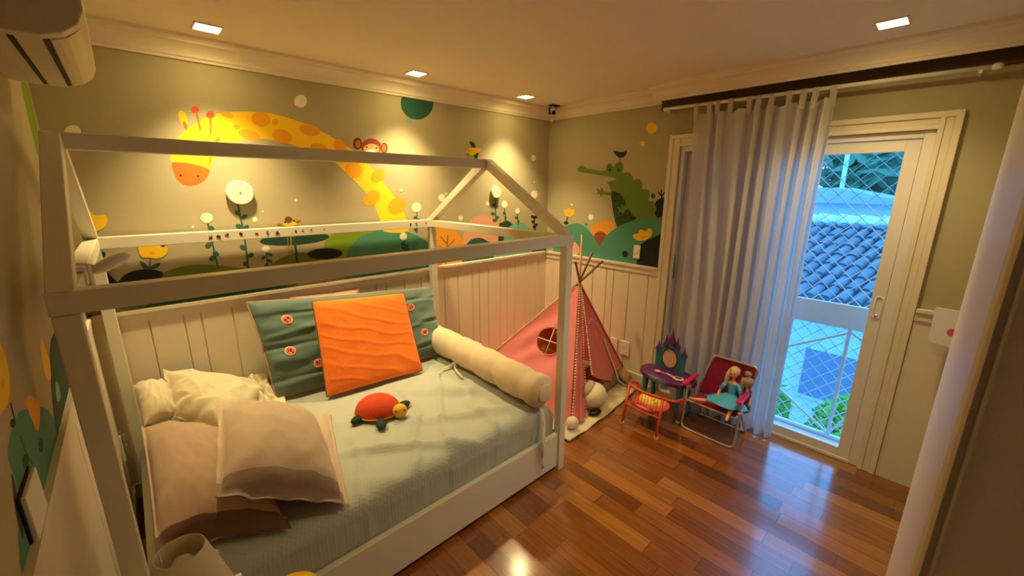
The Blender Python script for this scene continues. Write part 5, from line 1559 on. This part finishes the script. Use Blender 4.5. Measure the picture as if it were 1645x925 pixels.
# doll in the turquoise dress, sitting against the back of the folding chair
dl = thing('dress_up_doll', (-0.30, -1.95, 0.235), 'fair-haired doll in a turquoise dress slumped on the magenta folding chair', 'doll')
hx, hy, hz = -0.262, -1.965, 0.475
J = [((-0.275, -1.975, 0.265), .026), ((-0.27, -1.97, 0.33), .019), ((-0.265, -1.965, 0.39), .024), ((-0.262, -1.965, 0.425), .009), ((hx, hy, 0.445), .012),
     ((-0.31, -1.945, 0.262), .02), ((-0.37, -1.86, 0.262), .015), ((-0.42, -1.775, 0.262), .010), ((-0.445, -1.755, 0.275), .007),
     ((-0.31, -2.00, 0.262), .02), ((-0.38, -2.01, 0.262), .015), ((-0.43, -2.01, 0.225), .010), ((-0.455, -2.015, 0.212), .008),
     ((-0.268, -1.925, 0.40), .012), ((-0.30, -1.90, 0.34), .009), ((-0.34, -1.90, 0.30), .007),
     ((-0.268, -2.005, 0.40), .012), ((-0.30, -2.035, 0.34), .009), ((-0.335, -2.04, 0.295), .007)]
E_ = [(0, 1), (1, 2), (2, 3), (3, 4), (0, 5), (5, 6), (6, 7), (7, 8), (0, 9), (9, 10), (10, 11), (11, 12), (2, 13), (13, 14), (14, 15), (2, 16), (16, 17), (17, 18)]
skinned('body', dl, J, E_, M_skin)
hd = MB().ell((hx - 0.004, hy, hz), 0.030, 0.027, 0.034, M_skin, rot('Y', 10), 20, 14)
hd.ell((hx - 0.034, hy, hz - 0.004), 0.005, 0.004, 0.006, M_skin, None, 8, 6)
hd = hd.build('head', dl)
MB().ell((hx - 0.031, hy + 0.010, hz + 0.004), 0.004, 0.005, 0.0045, M_blackp, None, 8, 6).ell((hx - 0.031, hy - 0.010, hz + 0.004), 0.004, 0.005, 0.0045, M_blackp, None, 8, 6).ell((hx - 0.031, hy, hz - 0.016), 0.003, 0.007, 0.002, M_pinkp, None, 8, 6).build('face_paint', hd)
hr = MB().ell((hx + 0.008, hy + 0.002, hz + 0.010), 0.034, 0.035, 0.036, M_blond, None, 20, 12, lambda p: p * (1 + .12 * nz(p.x * 60, p.y * 60, p.z * 60)))
hr.tube([(hx + 0.012, hy + 0.02, hz + 0.02), (hx - 0.005, hy + 0.034, hz - 0.01), (hx - 0.012, hy + 0.04, hz - 0.05), (hx - 0.02, hy + 0.042, hz - 0.085)], [.016, .016, .014, .006], M_blond, 10)
hr.build('hair', dl)
dr_ = MB()
def dress(u, v):
    an = 2 * PI * u
    top = Vector((-0.266, -1.966, 0.405)); w0 = Vector((-0.272, -1.970, 0.325))
    if v < 0.35:
        t = v / 0.35
        c = top.lerp(w0, t); rx, ry = 0.026 - 0.006 * t, 0.034 - 0.012 * t
        return c + Vector((rx * math.cos(an), ry * math.sin(an), 0))
    t = (v - 0.35) / 0.65
    c = w0.lerp(Vector((-0.335, -1.965, 0.262)), t)
    r = 0.022 + 0.098 * t ** 0.8 + 0.006 * math.sin(an * 9) * t
    p = c + Vector((r * 0.78 * math.cos(an), r * 1.12 * math.sin(an), (0.024 * t if math.cos(an) < 0 else 0) + 0.004 * math.sin(an * 7) * t))
    p.z = max(p.z, 0.243)
    p.x = min(p.x, -0.244 + .0 * t)
    return p
dr_.grid(dress, 60, 30, M_dress)
dr_.tube([(-0.268, -1.93, 0.405), (-0.30, -1.902, 0.35)], [.015, .012], M_dress, 10).tube([(-0.268, -2.002, 0.405), (-0.30, -2.033, 0.35)], [.015, .012], M_dress, 10)
dr_.build('dress', dl, solid=0.0015)
# second doll leaning behind it
d2 = thing('dress_up_doll', (-0.29, -2.05, 0.235), 'second doll with ash brown hair leaning beside the fair-haired one', 'doll')
J = [((-0.262, -2.055, 0.262), .022), ((-0.255, -2.055, 0.34), .018), ((-0.25, -2.05, 0.39), .009), ((-0.25, -2.05, 0.405), .011), ((-0.33, -2.06, 0.26), .016), ((-0.40, -2.065, 0.262), .011),
     ((-0.27, -2.085, 0.34), .009), ((-0.30, -2.09, 0.29), .007)]
skinned('body', d2, J, [(0, 1), (1, 2), (2, 3), (0, 4), (4, 5), (1, 6), (6, 7)], M_skin)
MB().ell((-0.255, -2.05, 0.43), 0.027, 0.026, 0.031, M_skin).build('head', d2)
MB().ell((-0.25, -2.05, 0.436), 0.033, 0.036, 0.036, M_ash, None, 20, 12, lambda p: p * (1 + .15 * nz(p.x * 60, p.y * 60, p.z * 60))).tube([(-0.25, -2.03, 0.46), (-0.262, -2.022, 0.42), (-0.275, -2.03, 0.37)], [.018, .02, .008], M_ash, 10).ell((-0.235, -2.04, 0.485), .022, .024, .022, M_ash).build('hair', d2)
MB().grid(lambda u, v: (-0.26 - 0.03 * v + (0.024 + 0.03 * v) * math.cos(2 * PI * u), -2.055 + (0.028 + 0.015 * v) * math.sin(2 * PI * u), 0.375 - 0.125 * v), 30, 12, M_plum).build('dress', d2, solid=0.0015)

for o in (dl, d2):
    o.location.y -= 0.04

# ================================================================== OUTSIDE
M_out = mat('outside_white', (200, 208, 218), 0.8, 0.1, 20, 0.05, 3)
M_rail = mat('rail_white', (220, 226, 230), 0.5)
M_tile = mat('roof_tile', (104, 106, 112), 0.85, 0.3, 12, 0.35, 3)
M_tilel = mat('ridge_tile', (206, 206, 206), 0.85, 0.3, 12, 0.2, 4)
M_leaf = mat('hedge_leaf', (112, 160, 50), 0.7, 0.1, 20, 0.6, 7, trans=0.2)
M_leafd = mat('tree_leaf', (70, 120, 84), 0.8, 0.1, 20, 0.5, 2)
M_winb = mat('outside_window', (112, 130, 150), 0.4)
struct(MB().box(0.15, 0.32, -3.1, -0.9, -0.10, -0.005, M_out), 'trim_10')
ra = thing('balcony_railing', (0.26, -1.9, 0), 'white metal balcony railing with crossed bars outside the glass door', 'railing')
MB().box(0.24, 0.265, -3.05, -0.95, 0.80, 0.962, M_rail).build('top_rail', ra, bevel=0.003)
MB().box(0.24, 0.265, -3.05, -0.95, 0.0, 0.02, M_rail).build('bottom_rail', ra)
for y in (-3.0, -2.50, -2.47 + 0.5, -1.47, -0.97):
    MB().box(0.243, 0.262, y - 0.01, y + 0.01, 0.0205, 0.7995, M_rail).build('baluster', ra)
for (y0, z0, y1, z1) in ((-1.98, 0.47, -2.49, 0.77), (-2.00, 0.36, -2.49, 0.03), (-2.51, 0.05, -2.72, 0.45), (-2.51, 0.78, -2.98, 0.5), (-1.46, 0.4, -1.96, 0.77), (-1.46, 0.4, -1.96, 0.04)):
    MB().beam((0.252, y0, z0), (0.252, y1, z1), 0.014, 0.014, M_rail, (1, 0, 0)).build('brace', ra)
nt_ = MB()
pt_ = 0.096
M_net = mat('net_cord', (214, 224, 226), 0.7)
Y0, Y1, Z0, Z1 = -3.05, -0.95, 0.02, 2.35
k = Y0 - (Z1 - Z0)
def seg(ya_, za_, yb_, zb_):
    nt_.tube([(0.285, ya_, za_), (0.285, yb_, zb_)], 0.0034, M_net, 4, caps=False)
while k < Y1:
    a0 = max(Y0, k); z0 = Z0 + (a0 - k); a1 = min(Y1, k + (Z1 - Z0)); z1 = Z0 + (a1 - k)
    if a1 > a0: seg(a0, z0, a1, z1)
    kk = k
    a0 = max(Y0, kk); zz0 = Z1 - (a0 - kk); a1 = min(Y1, kk + (Z1 - Z0)); zz1 = Z1 - (a1 - kk)
    if a1 > a0: seg(a0, zz0, a1, zz1)
    k += pt_
nt_.build('safety_net', origin=(0.285, -2, 0.02), label='white diamond-mesh safety net stretched outside the balcony door', category='net')

# neighbour's white house wall with a window, below
hs = thing('neighbour_house', (7.5, -1.5, -3.2), 'white neighbouring house with a dark window below the tiled roof', 'house')
MB().box(6.6, 9.5, -7, 4, -3.2, -0.42, M_out).build('wall', hs)
wf = MB().box(6.56, 6.6, -2.3, -1.15, -2.5, -1.35, M_out).build('window', hs)
MB().box(6.54, 6.559, -2.22, -1.23, -2.42, -1.43, M_winb).build('pane', wf)
MB().box(6.44, 6.64, -7, 4, -0.52, -0.43, M_out).build('gutter', hs)
# roof of barrel tiles, rows running up the slope
rf = MB()
su = Vector((2.15, -0.45, 0.925)).normalized()
O_ = Vector((6.0, 3.4, -0.30))
eav = Vector((0, -1, 0))
for i in range(42):
    o0 = O_ + eav * (i * 0.22)
    rows = 8
    for j in range(rows):
        p0 = o0 + su * (j * 0.40) + Vector((0, 0, 0.03)); p1 = o0 + su * (j * 0.40 + 0.43)
        nn = 8
        vs = []
        for q, r_ in ((p0, 0.10), (p1, 0.085)):
            for s_ in range(nn + 1):
                an = PI * s_ / nn
                vs.append(q + Vector((0, 1, 0)) * r_ * math.cos(an) + Vector((-0.35, 0, 0.93)) * r_ * math.sin(an))
        rf.add(vs, [(s_, s_ + 1, nn + 2 + s_, nn + 1 + s_) for s_ in range(nn)] + [tuple(range(nn + 1))], M_tile, True)
rf.add([O_ + Vector((0, .3, -0.03)), O_ + eav * 9.3 + Vector((0, 0, -0.03)), O_ + eav * 9.3 + su * 3.2 + Vector((0, 0, -0.03)), O_ + su * 3.2 + Vector((0, .3, -0.03))], [(0, 1, 2, 3)], M_tile)
rf.build('roof', hs)
rr = MB()
for i in range(24):
    a = O_ + su * 3.15 + eav * (i * 0.38) + Vector((0, 0, 0.05))
    rr.tube([a + Vector((0, 0, 0.03)), a + eav * 0.42], [0.16, 0.13], M_tilel, 12)
rr.build('ridge_tiles', hs, label='pale ridge tiles')
# upper storey further back
up_ = thing('far_house', (11, -1.5, 0), 'small pale house with a low grey roof beyond the tiled roof', 'house')
MB().box(10.3, 12.5, -1.95, 1.2, -3.2, 1.36, M_out).build('wall', up_)
MB().prism([(10.0, -2.35, 1.361), (10.0, 1.6, 1.361), (10.0, 0.5, 1.72), (10.0, -0.6, 1.74)], (2.8, 0, 0), mat('grey_roof', (156, 160, 166), 0.8)).build('roof', up_)
MB().tube([(12.9, -0.35, -3.2), (12.9, -0.25, 4.2)], 0.06, M_out, 8).build('utility_pole', label='pale utility pole rising behind the small far house', category='pole')
struct(MB().box(0.9, 60, -40, 40, -3.4, -3.2, mat('yard', (120, 126, 110), 0.9, 0.2, 4, 0.3, 1)), 'ground')


def foliage(mb, c, r, n, s, ma, rs, flat=1.0):
    for i in range(n):
        while True:
            p = Vector((rs.uniform(-1, 1), rs.uniform(-1, 1), rs.uniform(-1, 1)))
            if 0.25 < p.length < 1: break
        p = Vector((c[0] + p.x * r[0], c[1] + p.y * r[1], c[2] + p.z * r[2]))
        a = Vector((rs.uniform(-1, 1), rs.uniform(-1, 1), rs.uniform(-0.3, 1))).normalized()
        b_ = a.orthogonal().normalized()
        q = s * rs.uniform(0.6, 1.4)
        mb.add([p - a * q, p + b_ * q * .32, p + a * q, p - b_ * q * .32], [(0, 1, 2, 3)], ma)


rs = random.Random(11)
for i, (x, y, z, r, lab) in enumerate((((3.6), (-2.5), -2.55, (0.7, 0.55, 0.75), 'bright green bush below the railing, right of the other one'),
                                       ((3.6), (-1.05), -2.6, (0.7, 0.58, 0.8), 'bright green bush below the railing, nearer the curtain'))):
    t = thing('garden_bush', (x, y, -3.2), lab, 'bush', 'bushes below the balcony')
    m_ = MB()
    foliage(m_, (x, y, z + 0.80), (r[0], r[1] * 1.1, r[2] * 1.05), 4200, 0.085, M_leaf, rs)
    m_.build('foliage', t)
    MB().tube([(x, y, -3.2), (x + 0.05, y, -2.2)], [0.05, 0.03], M_bambood, 8).build('stem', t)
for i, (x, y, z, r) in enumerate(((17, 3.6, 2.6, 1.9), (15, -1.3, 2.1, 1.9), (17, -6.4, 3.0, 2.6), (28, 9.0, 3.6, 3.0), (22, -9, 2.4, 2.2), (24, -1.2, 4.3, 4.2))):
    labs = ['leafy dark tree behind the far house roof', 'broad dark tree right of the utility pole', 'tall dark tree at the right edge of the view', 'dark tree hidden behind the curtain side',
            'low dark tree right of the far house', 'tallest dark tree rising behind all others']
    t = thing('tree', (x, y, -3.2), labs[i], 'tree', 'trees beyond the roofs')
    m_ = MB()
    foliage(m_, (x, y, z), (r, r * 1.1, r), 1600, 0.36, M_leafd, rs)
    m_.ell((x, y, z), r * .8, r * .88, r * .8, M_leafd, None, 16, 10)
    m_.build('crown', t)
    MB().tube([(x, y, -3.2), (x, y, z)], [0.3, 0.15], M_bambood, 8).build('trunk', t)
